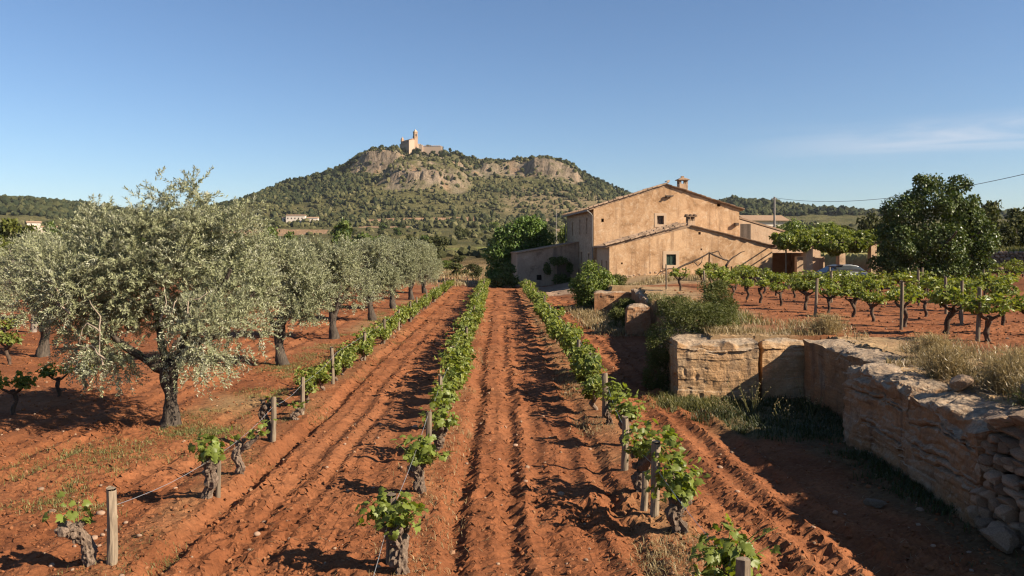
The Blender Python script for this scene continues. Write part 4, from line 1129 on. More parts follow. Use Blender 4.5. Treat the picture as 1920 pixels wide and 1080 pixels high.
mb = MB(); mb.add([(-.6, -.3, 8.5), (1.8, -.3, 9.9), (1.8, 26.2, 9.9), (-.6, 26.2, 8.5), (-.6, -.3, 8.2), (1.8, -.3, 9.6), (1.8, 26.2, 9.6), (-.6, 26.2, 8.2)], [(0, 1, 2, 3), (4, 7, 6, 5), (0, 4, 5, 1), (1, 5, 6, 2), (2, 6, 7, 3), (3, 7, 4, 0)])
link('roof', mb.mesh('roof', rt_), ch)
tw = link('tower', MB().box((10.2, 3, 4), (4.5, 4.5, 27)).box((10.2, 3, 15.4), (5.0, 5.0, .5)).box((10.2, 3, 19.5), (4.1, 4.1, 4.2)).box((10.2, 3, 22.2), (4.5, 4.5, 1.2)).mesh('tower', st_d), ch)
mb = MB(); mb.add([(8.2, 1, 17.6 + 5.2), (12.2, 1, 22.8), (12.2, 5, 22.8), (8.2, 5, 22.8), (10.2, 3, 26)], [(0, 1, 4), (1, 2, 4), (2, 3, 4), (3, 0, 4)]); link('spire', mb.mesh('spire', st_l), tw)
for dx_, dy_ in ((0, -2.28), (-2.28, 0)): 
    b = MB(); a = np.linspace(0, math.pi, 9); s = 0.75
    ring = [(-s, 16.6)] + [(s * math.cos(t), 19.2 + s * math.sin(t)) for t in a[::-1]] + [(s, 16.6)]
    V = [((10.2 + q, 3 + dy_, z_) if dy_ else (10.2 + dx_, 3 + q, z_)) for q, z_ in ring]
    b.add(V + [tuple(np.mean(V, 0))], [(i, (i + 1) % len(V), len(V)) for i in range(len(V))])
    link('bell_opening', b.mesh('bell_opening', M['dark_in']), tw)
link('door', MB().box((9.9, .45, 1.5), (1.6, .1, 5)).mesh('door', M['dark_in']), ch)
mb = MB().box((3, 24.5, 13.5), (3, 3, 3.2)); mb.add([(1.4, 22.9, 15.1), (4.6, 22.9, 15.1), (4.6, 26.1, 15.1), (1.4, 26.1, 15.1), (3, 24.5, 18.6)], [(0, 1, 4), (1, 2, 4), (2, 3, 4), (3, 0, 4)]); link('turret', mb.mesh('turret', st_d), ch)
link('annex', MB().box((13.8, 5, 1), (4.4, 7, 14)).mesh('annex', st_l), ch)
rp = thing('rampart', 'pale sunlit rampart wall below the hilltop sanctuary', 'wall', (-96, 968, 118), math.radians(-6))
link('wall', MB().box((1.5, -1, 2), (5, 4, 15)).box((15, 1, 1.2), (24, 3, 13.4)).mesh('wall', st_l), rp)
for k in range(13): link('merlon', MB().box((-.5 + 2.1 * k, -.4 if k > 1 else -2.9, 10 if k <= 1 else 8.4), (1.2, .8, 1.0)).mesh('merlon', st_l), rp)

def farm(name, label, x, y, z, blocks, rz, cat='house', wallm=None):
    t = thing(name, label, cat, (x, y, z), rz)
    for bx_, by_, w_, d_, h_ in blocks:
        link('wall', MB().box((bx_, by_, h_ / 2 - 1), (w_, d_, h_ + 2)).mesh('wall', wallm or st_l), t)
        e_ = .4
        V = [(bx_ - w_ / 2 - e_, by_ - d_ / 2 - e_, h_), (bx_ + w_ / 2 + e_, by_ - d_ / 2 - e_, h_), (bx_ + w_ / 2 + e_, by_ + d_ / 2 + e_, h_), (bx_ - w_ / 2 - e_, by_ + d_ / 2 + e_, h_), (bx_ - w_ / 2 - e_, by_, h_ + d_ * .17), (bx_ + w_ / 2 + e_, by_, h_ + d_ * .17)]
        mb = MB(); mb.add(V, [(0, 1, 5, 4), (2, 3, 4, 5), (0, 3, 2, 1)]); mb.add(V, [(0, 4, 3), (1, 2, 5)]); link('roof', mb.mesh('roof', M['tile']), t)
        for k in range(max(1, int(w_ / 3.2))):
            link('window', MB().box((bx_ - w_ / 2 + 1.6 + 3.0 * k, by_ - d_ / 2 - .03, h_ * .55), (.9, .1, 1.2)).mesh('window', M['dark_in']), t)
    return t
st_w = finish(*newmat('white_render'), (0.72, 0.62, 0.52), .9)
farm('farm_building', 'long pale farm building at the foot of the hill above the tan field', -171, 690, gz(-171, 690) + .3, [(-4, 0, 16, 7, 5), (10, 2, 9, 6, 3.2), (-13, 3, 6, 5, 3.4)], .05, wallm=st_w)
farm('cottage', 'small pale cottage with tiled roof among the trees behind the olive grove', -221, 380, gz(-221, 380) + 2.2, [(0, 0, 5.5, 5, 4.6), (6, 2, 7, 4, 2.6)], .5, wallm=st_w)
farm('shed', 'low pale roofed shed beyond the farmhouse lean-to', 36.5, 112, gz(36.5, 112), [(0, 0, 5.5, 5, 5.0)], .1, 'shed', wallm=st_w)
# ------------------------------------------------------------------ leaves, tufts, crowns
def leaf_block(mb, P, D, N, L, Wd, fold=.12, mi=0, shape='diamond', curl=0.0):
    """one small folded leaf per point: P base, D direction, N surface normal"""
    P, D, N = [np.asarray(q, float) for q in (P, D, N)]
    L = np.broadcast_to(np.asarray(L, float), (len(P),))[:, None]; Wd = np.broadcast_to(np.asarray(Wd, float), (len(P),))[:, None]
    Sd = unit(np.cross(D, N)); Nn = np.cross(Sd, D)
    n = len(P)
    if shape == 'diamond':
        V = np.stack([P, P + D * L * .5 + Sd * Wd * .5 + Nn * L * fold, P + D * L - Nn * L * curl, P + D * L * .5 - Sd * Wd * .5 + Nn * L * fold], 1)
        Fq = np.array([[0, 1, 2, 3]])
    elif shape == 'vine':      # seven-cornered leaf in two halves
        V = np.stack([P, P + D * L * .02 + Sd * Wd * .38 + Nn * L * fold, P + D * L * .42 + Sd * Wd * .5 + Nn * L * fold * .4, P + D * L * .62 + Sd * Wd * .28 + Nn * L * fold,
                      P + D * L - Nn * L * .12, P + D * L * .62 - Sd * Wd * .28 + Nn * L * fold, P + D * L * .42 - Sd * Wd * .5 + Nn * L * fold * .4, P + D * L * .02 - Sd * Wd * .38 + Nn * L * fold], 1)
        Fq = np.array([[0, 1, 2, 3], [0, 3, 4, 5], [0, 5, 6, 7]])
    k = V.shape[1]
    FF = (Fq[None] + (np.arange(n) * k)[:, None, None]).reshape(-1, Fq.shape[1])
    return mb.add(V.reshape(-1, 3), FF, mi)

def blades(mb, P, H, lean, rng, wid=.008, mi=0):
    n = len(P); a = rng.uniform(0, 2 * math.pi, n)
    D = np.stack([np.cos(a), np.sin(a), np.zeros(n)], 1); Sd = np.stack([-np.sin(a), np.cos(a), np.zeros(n)], 1)
    H = np.broadcast_to(H, (n,))[:, None]; ln = (rng.uniform(.2, 1, n) * lean)[:, None]
    w_ = wid * rng.uniform(.6, 1.4, (n, 1)); Z = np.array([0, 0, 1.0])
    m1 = P + D * H * ln * .35 + Z * H * .6; m2 = P + D * H * ln + Z * H * (1 - .3 * ln)
    V = np.stack([P - Sd * w_, P + Sd * w_, m1 + Sd * w_ * .8, m1 - Sd * w_ * .8, m2 + Sd * w_ * .15, m2 - Sd * w_ * .15], 1)
    FF = (np.array([[0, 1, 2, 3], [3, 2, 4, 5]])[None] + (np.arange(n) * 6)[:, None, None]).reshape(-1, 4)
    return mb.add(V.reshape(-1, 3), FF, mi)

def crown(lobes, n, L, Wd, rng, outw=.7, upw=.35, rnd=.7, shell=.45, shape='diamond', zmin=None, mb=None):
    """leaves spread through the outer part of overlapping lobes (x, y, z, rx, ry, rz)"""
    lobes = np.array(lobes, float)
    vol = (lobes[:, 3] * lobes[:, 4] * lobes[:, 5]) ** .75
    idx = rng.choice(len(lobes), n, p=vol / vol.sum())
    u = unit(rng.normal(size=(n, 3)))
    rad = 1 - shell * rng.random(n) ** 1.6
    rad = rad * (1 + .16 * vn3(*(u * 2.6 + idx[:, None] * 3.7).T, 9) + .12 * vn3(*(u * 7 + idx[:, None] * 3.7).T, 19))
    q = lobes[idx]
    P = q[:, :3] + u * q[:, 3:] * rad[:, None]
    if zmin is not None: P[:, 2] = np.maximum(P[:, 2], zmin + .1 * rng.random(n))
    N = unit(outw * u + upw * np.array([0, 0, 1]) + rnd * rng.normal(size=(n, 3)))
    D = unit(np.cross(N, rng.normal(size=(n, 3))))
    ll = L * rng.uniform(.65, 1.3, n)
    return leaf_block(mb or MB(), P, D, N, ll, Wd * ll / L, .1, 0, shape)

def blob_lobes(rng, R, H, k, base=.25, small=.45):
    """random lobes filling a crown of radius R and height H standing on z = base*H"""
    out = []
    for i in range(k):
        a = rng.uniform(0, 2 * math.pi); t = rng.random()
        z = base * H + (1 - base) * H * t
        prof = math.sqrt(max(.05, 1 - ((t - .38) / .68) ** 2))
        rr = R * prof * math.sqrt(rng.random()) * .78
        s = R * rng.uniform(small * .6, small * 1.15)
        out.append((rr * math.cos(a), rr * math.sin(a), min(z, H - s * .7), s, s, s * rng.uniform(.7, 1)))
    return out

# ------------------------------------------------------------------ grapevines
def trunk_mesh(seed, h, r, lean, arms, mat, dark=False, low=True):
    g = np.random.default_rng(seed)
    n = 12 if low else 34
    t = np.linspace(0, 1, n)
    ph = g.uniform(0, 6)
    bx_ = lean * t + .05 * np.sin(t * 5 + ph) * t + .02 * np.sin(t * 11 + ph * 2); by_ = .05 * np.sin(t * 4 + ph * 1.7) * t
    P = np.stack([bx_, by_, -.08 + (h + .08) * t], 1)
    R = r * (1.25 - .55 * sstep(0, .25, t) * .6 + .25 * sstep(.75, 1, t) + .12 * np.sin(t * 17 + ph))
    mb = MB().tube(P, R * (1 if low else .82), 8 if low else 22, rough=.26 if low else .12, seed=seed, bark=0 if low else .75)
    tips = []
    for k, (ax, ay, al) in enumerate(arms):
        tt = np.linspace(0, 1, 6 if low else 14)
        s0 = P[-2] - (0, 0, .02)
        Q = s0 + np.stack([ax * al * tt, ay * al * tt, al * (.25 * tt + .45 * tt ** 2)], 1) + .02 * np.stack([np.sin(tt * 9 + k), np.cos(tt * 8 + k), 0 * tt], 1) * tt[:, None]
        mb.tube(Q, np.linspace(r * .72, r * .38, len(tt)), 6 if low else 12, rough=.3 if low else .15, seed=seed + k + 1, bark=0 if low else .6)
        tips.append(Q[-1])
    if not low:       # knuckles of old pruning cuts
        for k in range(5):
            c = P[-1] + g.normal(size=3) * np.array([.05, .05, .035])
            mb.add(ICO1[0] * r * g.uniform(.45, .75) * (1 + .25 * g.uniform(-1, 1, (len(ICO1[0]), 1))) + c, ICO1[1])
    return mb.mesh('trunk', M[mat], low), tips

GRAPE = []
def grape_leaf(k):
    g = np.random.default_rng(500 + k)
    half = [(.10, -.10), (.26, -.16), (.45, -.02), (.38, .14), (.56, .30), (.36, .40), (.33, .58), (.15, .58), (0, .92)]
    pts = [(0.0, 0.0)] + half + [(-a, b) for a, b in half[-2::-1]]
    pts = [(a * g.uniform(.9, 1.1), b + g.uniform(-.03, .03)) for a, b in pts]
    z = [-.30 * a * a * 1.2 + .05 * math.sin(7 * a + k) + .05 * math.cos(6 * b + k * 2) - .22 * max(0, b - .4) ** 1.2 for a, b in pts]
    V = [(a, b, c_) for (a, b), c_ in zip(pts, z)] + [(0, .3, .07)]
    m_ = len(pts)
    Fq = [(i, (i + 1) % m_, m_) for i in range(m_)]
    return MB().add(V, Fq).mesh('leaf', M['vine_leaf'], True)
GRAPE = [grape_leaf(k) for k in range(6)]

def shoot_points(tips, g, nshoot, length, perleaf, spread=.55):
    """leaf bases along young shoots rising from the arm tips: base, outward direction, normal"""
    out = []; lines = []
    for tip in tips:
        for s in range(nshoot):
            a = g.uniform(0, 2 * math.pi); l = length * g.uniform(.6, 1.2)
            d = unit(np.array([math.cos(a) * spread, math.sin(a) * spread, 1.0]) + .2 * g.normal(size=3))
            pts = []
            for k in range(perleaf):
                t = (k + .6) / perleaf
                p = tip + d * l * t + np.array([math.cos(a), math.sin(a), 0]) * .10 * t * t - np.array([0, 0, .10]) * t * t
                pts.append(p)
                b = a + (1 if k % 2 else -1) * g.uniform(.6, 2.0)
                o_ = np.array([math.cos(b), math.sin(b), g.uniform(-.15, .35)])
                out.append((p + o_ * .05, unit(o_ + np.array([0, 0, -.55 * g.random()])), unit(np.array([o_[0] * .5, o_[1] * .5, .8]) + .45 * g.normal(size=3)), 1 - .5 * t * g.random()))
            lines.append([tip] + pts)
    return out, lines

def clump_points(tips, g, n, rx, rz, dz):
    """leaves all over the outside of rounded clumps round the arm tips"""
    out = []
    rr = [g.uniform(.8, 1.2) for _ in tips]
    for k in range(n):
        q = int(g.integers(len(tips))); u = unit(g.normal(size=3)); r = rr[q] * (1 - .55 * g.random() ** 1.5)
        if u[2] < -.5: u[2] *= .5
        p = np.array(tips[q]) + np.array([0, 0, dz]) + u * np.array([rx, rx, rz]) * r
        n_ = unit(u * .8 + np.array([0, 0, .55]) + .55 * g.normal(size=3))
        d_ = np.array([u[0], u[1], -.55]) + .7 * g.normal(size=3); d_ = unit(d_ - n_ * np.dot(d_, n_))
        out.append((p - d_ * .05, d_, n_, g.uniform(.6, 1.0)))
    return out

def near_vine(name, label, row, x, y, h, r, lean, arms, nshoot, length, per, size, seed, group, tshift=None):
    g = np.random.default_rng(seed)
    z = gz(x, y) + .02
    t = thing(name, label, 'grapevine', (x, y, z), 0, group)
    me, tips = trunk_mesh(seed, h * (.78 if nshoot > 2 else .92), r, lean, arms, 'bark_vine', low=False)
    link('trunk', me, t)
    pts, lines = shoot_points(tips, g, nshoot, length, 5)
    pts = [p for p in pts if g.random() < .5] + clump_points(tips, g, int(nshoot * per * len(tips) * (1.5 if nshoot > 1 else 1.1)), .12 + .036 * nshoot, .11 + .045 * nshoot, .03 + .025 * nshoot)
    mb = MB()
    for ln in lines: mb.tube(np.array(ln), np.linspace(.006, .003, len(ln)), 4)
    link('shoot', mb.mesh('shoot', M['bush_leaf'], True), t)
    for p, d, nrm, sc in pts:
        s = unit(np.cross(d, nrm)); nn = np.cross(s, d)
        o = link('leaf', GRAPE[int(g.integers(6))], t)
        o.matrix_local = Matrix(((s[0], d[0], nn[0], p[0]), (s[1], d[1], nn[1], p[1]), (s[2], d[2], nn[2], p[2]), (0, 0, 0, 1))) @ Matrix.Scale(size * sc * g.uniform(.6, 1.12), 4)
    return t

rowlab = {'left': 'vines of the left row along the olive trees', 'middle': 'vines of the middle row', 'right': 'vines of the right row beside the ledge'}
A2 = [(.25, -.9, .16), (-.2, .9, .18)]; A3 = A2 + [(.8, .2, .15)]; A4 = A3 + [(-.8, .1, .17)]
NV = [
 ('left', -3.78, 7.45, .42, .062, -.12, [(-1, .1, .14), (.6, .2, .12)], 1, .26, 7, .115, 'sparse knobbly vine with two leaf tufts by the front post of the left row'),
 ('left', -3.42, 9.35, .55, .066, .05, [(.1, -.5, .1), (-.3, .3, .12), (.3, .3, .1)], 2, .25, 7, .12, 'stout pale trunked vine with thick leaf tuft and thin stake in the left row'),
 ('left', -3.36, 10.35, .46, .05, .02, [(.9, -.3, .26), (-.4, .2, .16)], 1, .28, 8, .11, 'crooked vine with forked bare arm just behind the staked vine'),
 ('left', -3.45, 12.2, .6, .055, -.1, [(.6, .2, .16)], 1, .2, 6, .1, 'nearly leafless twisted vine leaning on a post in the left row'),
 ('left', -3.5, 13.7, .2, .045, .04, [(.6, .2, .1), (-.5, .2, .1)], 1, .18, 8, .09, 'stunted low vine with a small green tuft in the left row'),
 ('middle', -.90, 7.25, .42, .07, .0, A4, 2, .36, 8, .13, 'thick old vine leaning post through its leaves at the near end of the middle row'),
 ('middle', -.95, 9.6, .42, .062, -.03, A3, 3, .38, 7, .13, 'bushy vine with forked knotted trunk second in the middle row'),
 ('middle', -.92, 11.5, .45, .07, .03, A3, 3, .36, 7, .125, 'leafy dark trunked vine behind the short post third in the middle row'),
 ('middle', -.98, 13.0, .45, .06, .02, A3, 3, .36, 7, .12, 'broad leafy vine fourth along the middle row'),
 ('right', 1.74, 6.25, .42, .07, .0, [(.1, .5, .1), (-.2, -.4, .1), (.1, .2, .3)], 4, .5, 8, .125, 'leafy vine beside the short post at the near end of the right row'),
 ('right', 1.86, 8.25, .46, .074, -.02, [(-.1, 1, .42), (-.1, 1, .22), (.3, .4, .14), (-.4, -.3, .12)], 4, .32, 7, .12, 'gnarled vine with swollen crown and leaves trailing back along the wire'),
 ('right', 1.74, 9.6, .48, .07, -.06, [(.1, -1, .42), (.1, -.9, .22), (.1, .8, .2), (.3, .2, .15)], 4, .34, 7, .12, 'vine with dark hollow fork behind the wooden post in the right row'),
 ('right', 1.78, 11.9, .5, .055, .14, A3, 3, .34, 7, .12, 'slanting vine with rounded leaf head in the right row'),
 ('right', 1.8, 13.3, .48, .05, .05, A3, 3, .34, 7, .115, 'leafy vine just behind the slanting one in the right row'),
]
for i, (row, x, y, h, r, lean, arms, ns, le, per, size, lab) in enumerate(NV):
    near_vine('grapevine', lab, row, x, y, h, r, lean, arms, ns, le, per, size, 900 + i, rowlab[row])

def far_vine_proto(seed, h, r, arms, ns, le, per, size, bark, leaf, extra=20, spread=.6):
    g = np.random.default_rng(seed)
    me, tips = trunk_mesh(seed, h, r, g.uniform(-.12, .12), arms, bark)
    pts, _ = shoot_points(tips, g, 2, le * 1.1, 6, spread)
    pts += clump_points(tips, g, ns * per * len(tips), le * .60, le * .62, le * .30)
    P = np.array([p for p, *_ in pts]); D = np.array([p[1] for p in pts]); N = np.array([p[2] for p in pts]); s = np.array([p[3] for p in pts])
    mb = leaf_block(MB(), P, D, N, size * s * g.uniform(.8, 1.25, len(P)), size * s * 1.05, .12, 0, 'vine')
    return me, mb.mesh('foliage', M[leaf])
PROTO = []
AW = [(.2, -1, .22), (-.2, 1, .22), (.4, -.2, .08), (-.4, .2, .08), (0, -1, .42), (0, 1, .42)]
for k in range(5):
    PROTO.append(far_vine_proto(700 + k, .30, .05, AW, 4, .35, 8, .125, 'bark_vine', 'vine_leaf_far'))
GOB = []
for k in range(6):
    g = np.random.default_rng(760 + k)
    arms = [(math.cos(a) * 1.1, math.sin(a) * 1.1, .2) for a in g.uniform(0, 6.3, 4)]
    GOB.append(far_vine_proto(780 + k, .50, .05, arms, [4, 3, 5, 4, 3, 5][k], [.36, .32, .40, .34, .38, .36][k], 8, .115, 'bark_dark', 'vine_leaf_far', spread=.7))

ORD = ['first', 'second', 'third', 'fourth', 'fifth', 'sixth', 'seventh', 'eighth', 'ninth', 'tenth', 'eleventh', 'twelfth', 'thirteenth', 'fourteenth', 'fifteenth', 'sixteenth']
def place_vine(protos, x, y, sc, label, group, rz=None, name='grapevine', g=random.Random(3)):
    tm, fm = g.choice(protos)
    t = thing(name, label, 'grapevine', (x, y, gz(x, y) + .02), g.uniform(-.35, .35) + (math.pi if g.random() < .5 else 0) if rz is None else rz, group)
    t.scale = (sc, sc, sc * g.uniform(.92, 1.08))
    link('trunk', tm, t); link('foliage', fm, t)
    return t
g = random.Random(17)
ORD += ['seventeenth', 'eighteenth', 'nineteenth', 'twentieth', 'twenty-first', 'twenty-second', 'twenty-third', 'twenty-fourth', 'twenty-fifth', 'twenty-sixth', 'twenty-seventh', 'twenty-eighth', 'twenty-ninth', 'thirtieth', 'thirty-first', 'thirty-second', 'thirty-third', 'thirty-fourth', 'thirty-fifth']
SLIM = {}
for row, y0 in (('left', 17.2), ('middle', 17.5), ('right', 21.5)):
    yy = []; y = y0; gq = random.Random(len(row))
    while y < 56: yy.append(y); y += gq.uniform(3.4, 4.6)
    SLIM[row] = yy
starts = {'left': 15.2, 'middle': 14.2, 'right': 14.5}; ends = {'left': 59, 'middle': 60, 'right': 57}
for row in ROWS:
    y = starts[row]; k = 0; cnt_ = {}
    while y < ends[row]:
        x = ROWS[row] + g.uniform(-.06, .06)
        if k < 12: lab = f'{ORD[k]} of the closely set leafy vines beyond the gappy front of the {row} row'
        else:
            pi = max([i for i, q in enumerate(SLIM[row]) if q < y] + [0]); cnt_[pi] = cnt_.get(pi, 0) + 1
            lab = f'{ORD[cnt_[pi] - 1]} small leafy vine past the {ORD[pi]} slim post of the {row} row'
        sc = (1.0 if row != 'left' else .84 if k > 3 else .75) * g.uniform(.84, 1.08)
        place_vine(PROTO, x, y, sc, lab, rowlab[row])
        y += g.uniform(1.0, 1.2); k += 1
# goblet vines on the terrace
TG = 'goblet vines on the upper terrace'
names_r = ['front', 'second', 'third', 'fourth', 'fifth', 'sixth', 'seventh', 'eighth', 'ninth', 'tenth']
for r_i, x0 in enumerate((9.5, 11.7, 13.9, 16.2, 18.7, 21.4, 24.4, 29.6, 32.4, 35.2)):
    y = [15.4, 18.3, 21.4, 24.6, 28, 31.8, 36, 44.5, 48, 51.5][r_i]; k = 0
    while y < ([30.5, 38.5][r_i] if r_i < 2 else 45.5 if r_i < 7 else 56.5):
        x = x0 - (.085 * (y - 15.4) if r_i < 7 else 0) + g.uniform(-.12, .12)
        if y > 43 and x > 21 and r_i < 7: break
        lab = f'{ORD[k]} goblet vine from the near end of the {names_r[r_i]} terrace row off the ledge'
        place_vine(GOB, x, y, g.uniform(.78, 1.14), lab, TG, g.uniform(0, 6.3))
        y += g.uniform(1.15, 1.5) * (1.7 if g.random() < .06 else 1); k += 1
place_vine(GOB, 10.9, 16.4, .9, 'leafy goblet vine cut by the frame edge at the upper terrace', TG, 1.0)
# vines of the olive grove side
LG = 'low vines between the olive trees'
for x, y, sc, lab in ((-8.75, 14.4, .85, 'dark gnarled low vine in the olive shade'), (-8.85, 16.1, .8, 'thin dark low vine leaning in the olive shade'), (-8.6, 16.6, .7, 'pale green low vine beside the dark leaning one'),
                      (-12.3, 18.6, .9, 'green low vine at the frame edge of the grove'), (-12.6, 20.6, 1.0, 'tall thin low vine near the old olive stump'), (-11.9, 23.4, .9, 'low vine in front of the far grove soil'),
                      (-15.4, 25.0, .9, 'low vine under the bare grey tree'), (-12.5, 26.8, .85, 'low vine on the sunlit strip of grove soil')):
    place_vine(GOB, x, y, sc, lab, LG, g.uniform(0, 6))

# ------------------------------------------------------------------ posts and wires
def post_mesh(k, thick):
    r_ = np.random.default_rng(40 + k); t = np.linspace(0, 1, 9)
    P = np.stack([.012 * np.sin(t * 3 + k), .012 * np.cos(t * 2.5 + k), t], 1)
    P[-1] = P[-2] + (P[-1] - P[-2]) * .25
    mb = MB().tube(P, thick * (1.05 - .1 * t), 14, rough=.05, seed=k, bark=.22)
    V = mb.V[0]; V[-14:, 2] += .35 * V[-14:, 0] * (1 if k % 2 else -1) + .25 * V[-14:, 1]      # sawn askew
    return mb.mesh('post', M['post'], False)
PM = [post_mesh(k, .04) for k in range(4)]
PG = 'wooden vineyard posts'
def post(x, y, h, label, lean=(0, 0), sc=1.0, k=0):
    o = link('vine_post', PM[k % 4], None, (x, y, gz(x, y) - .05)); o.scale = (sc, sc, h + .05); o.rotation_euler = (lean[1], lean[0], k * 1.3)
    return tag(o, label, 'post', PG)
post(-3.60, 7.42, .86, 'pale round post standing at the near end of the left row', (.0, .0), 1.05, 0)
post(-3.33, 9.45, .72, 'thin pale stake through the leaf tuft in the left row', (.02, 0), .7, 1)
post(-3.42, 12.1, .82, 'crooked post held by the twisted leafless vine', (.01, 0), .9, 2)
post(-3.47, 14.1, .8, 'straight dark post before the dense part of the left row', (0, 0), .85, 3)
post(-1.02, 7.45, .82, 'leaning post rising through the thick old vine of the middle row', (-.09, .05), 1.0, 1)
post(-.98, 11.0, .82, 'short round post between two vines of the middle row', (0, 0), .95, 2)
post(-1.0, 13.5, .95, 'thin brown post in front of the fourth vine of the middle row', (0, 0), .8, 0)
post(1.79, 5.9, .78, 'thick sawn post at the near end of the right row', (0, 0), 1.35, 3)
post(1.70, 8.75, .98, 'tall brown post behind the gnarled vine of the right row', (.02, 0), 1.15, 1)
post(1.62, 8.95, .55, 'short dark stake beside the tall brown post of the right row', (0, 0), .9, 2)
post(1.66, 10.6, .85, 'dark post at the hollow forked vine of the right row', (0, 0), 1.0, 0)
post(1.84, 13.8, .92, 'grey post with two wires in the right row', (.05, 0), 1.25, 2)
post(1.84, 16.2, .95, 'grey post leaning over the right row leaves', (.03, 0), 1.25, 1)
post(1.84, 18.6, .95, 'grey post third of the grey posts in the right row', (.0, 0), 1.2, 3)
gp = random.Random(9)
for row, y0 in (('left', 17.2), ('middle', 17.5), ('right', 21.5)):
    k = 0
    for y in SLIM[row]:
        post(ROWS[row] + gp.uniform(-.05, .1), y, gp.uniform(.9, 1.08), f'{ORD[k]} slim post standing in the dense leaves of the {row} row', (gp.uniform(-.04, .04), 0), .9, k)
        k += 1
k = 0
for x, y, h, lab in ((9.15, 15.3, 1.16, 'tallest pale post before the terrace vines by the frame edge'), (8.75, 17.4, 1.2, 'pale post among the front terrace vines'), (8.3, 21.0, 1.1, 'grey post at the dip of the front terrace row'), (10.7, 18.5, 1.15, 'dark post between the first two terrace rows'),
                     (12.0, 21.5, 1.15, 'post in the second terrace row near the frame edge'), (11.0, 26.5, 1.15, 'post in the second terrace row before the pillars'), (13.6, 26, 1.2, 'post in the third terrace row before the big dark tree'), (13.0, 31.5, 1.2, 'post in the third terrace row before the car'),
                     (16.4, 31, 1.25, 'post in the fourth terrace row under the big dark tree'), (7.4, 28.8, 1.1, 'post at the far end of the front terrace row'), (7.2, 34.5, 1.2, 'dark post by the small vine before the house wall'), (15.6, 37, 1.2, 'post in the fourth terrace row before the porch'),
                     (18.5, 36, 1.2, 'post in the fifth terrace row towards the far stone wall'), (20.0, 33, 1.2, 'post in the fifth terrace row beside the frame edge')):
    post(x, y, h, lab, (gp.uniform(-.03, .03), 0), .85, k); k += 1
for nm, pts, lab in (('left', [(-3.6, 7.42, .6), (-3.33, 9.45, .55), (-3.42, 12.1, .6), (-3.47, 14.1, .6), (-3.5, 17.2, .75), (-3.6, 30, .75)], 'thin galvanised wire strung along the left row'),
                     ('middle', [(-1.0, 5.2, .3), (-1.02, 7.45, .5), (-.98, 11.0, .7), (-1.0, 13.5, .7), (-1.0, 17.5, .75), (-1.0, 30, .75)], 'thin galvanised wire strung along the middle row'),
                     ('right', [(1.79, 5.9, .6), (1.70, 8.75, .62), (1.66, 10.6, .62), (1.84, 13.8, .7), (1.84, 16.2, .8), (1.84, 18.6, .8), (1.84, 32, .8)], 'thin galvanised wire strung along the right row'),
                     ('right', [(1.84, 13.8, .88), (1.84, 16.2, .9), (1.84, 18.6, .9), (1.84, 32, .9)], 'upper galvanised wire between the grey posts of the right row')):
    P = np.array(pts); tt = np.linspace(0, len(P) - 1, (len(P) - 1) * 6 + 1)
    Q = np.stack([np.interp(tt, np.arange(len(P)), P[:, q]) for q in range(3)], 1); Q[:, 2] -= .05 * np.sin((tt % 1) * math.pi)
    tag(link('trellis_wire', MB().tube(Q, .0028, 4).mesh('trellis_wire', M['wire'])), lab, 'wire', 'trellis wires')

# ------------------------------------------------------------------ olive trees
def olive_sprigs(P, A, nper, length, leaf, wid, g):
    """leaves in pairs along little twigs starting at P in direction A"""
    n = len(P)
    t = (np.arange(nper) + .5) / nper
    L = length * g.uniform(.6, 1.25, n)
    ref = unit(g.normal(size=(n, 3))); B = unit(np.cross(A, ref)); C = np.cross(A, B)
    ang = (np.arange(nper) * 1.57)[None] + g.uniform(0, 6.3, (n, 1)) + g.uniform(-.5, .5, (n, nper))
    side = np.cos(ang)[..., None] * B[:, None] + np.sin(ang)[..., None] * C[:, None]
    sag = -np.array([0, 0, 1.0]) * (t ** 2)[None, :, None] * (L * .25)[:, None, None]
    base = P[:, None] + A[:, None] * (L[:, None] * t[None])[..., None] + sag
    D = unit(A[:, None] * .75 + side * .8 + .25 * g.normal(size=side.shape))
    N = unit(A[:, None] * .6 - side * .6 + np.array([0, 0, .5]) + .35 * g.normal(size=side.shape))
    ll = (leaf * g.uniform(.7, 1.25, (n, nper))).ravel()
    return base.reshape(-1, 3), D.reshape(-1, 3), N.reshape(-1, 3), ll, wid * ll / leaf

def olive_foliage(lobes, n, g, nper=26, length=.34, leaf=.058, wid=.016, droop=0.0):
    lobes = np.array(lobes, float)
    vol = (lobes[:, 3] * lobes[:, 4] * lobes[:, 5]) ** .7
    idx = g.choice(len(lobes), n, p=vol / vol.sum())
    u = unit(g.normal(size=(n, 3)))
    q = lobes[idx]
    rad = 1 - .5 * g.random(n) ** 1.6
    rad *= 1 + .26 * vn3(*(u * 2.3 + idx[:, None] * 3.7).T, 9)
    P = q[:, :3] + u * q[:, 3:] * rad[:, None]
    A = unit(u * .75 + np.array([0, 0, .55]) + .35 * g.normal(size=(n, 3)))
    low = P[:, 2] < droop
    A[low] = unit(u[low] * .8 + np.array([0, 0, -.35]) + .35 * g.normal(size=(low.sum(), 3)))
    return leaf_block(MB(), *olive_sprigs(P, A, nper, length, leaf, wid, g), .06)

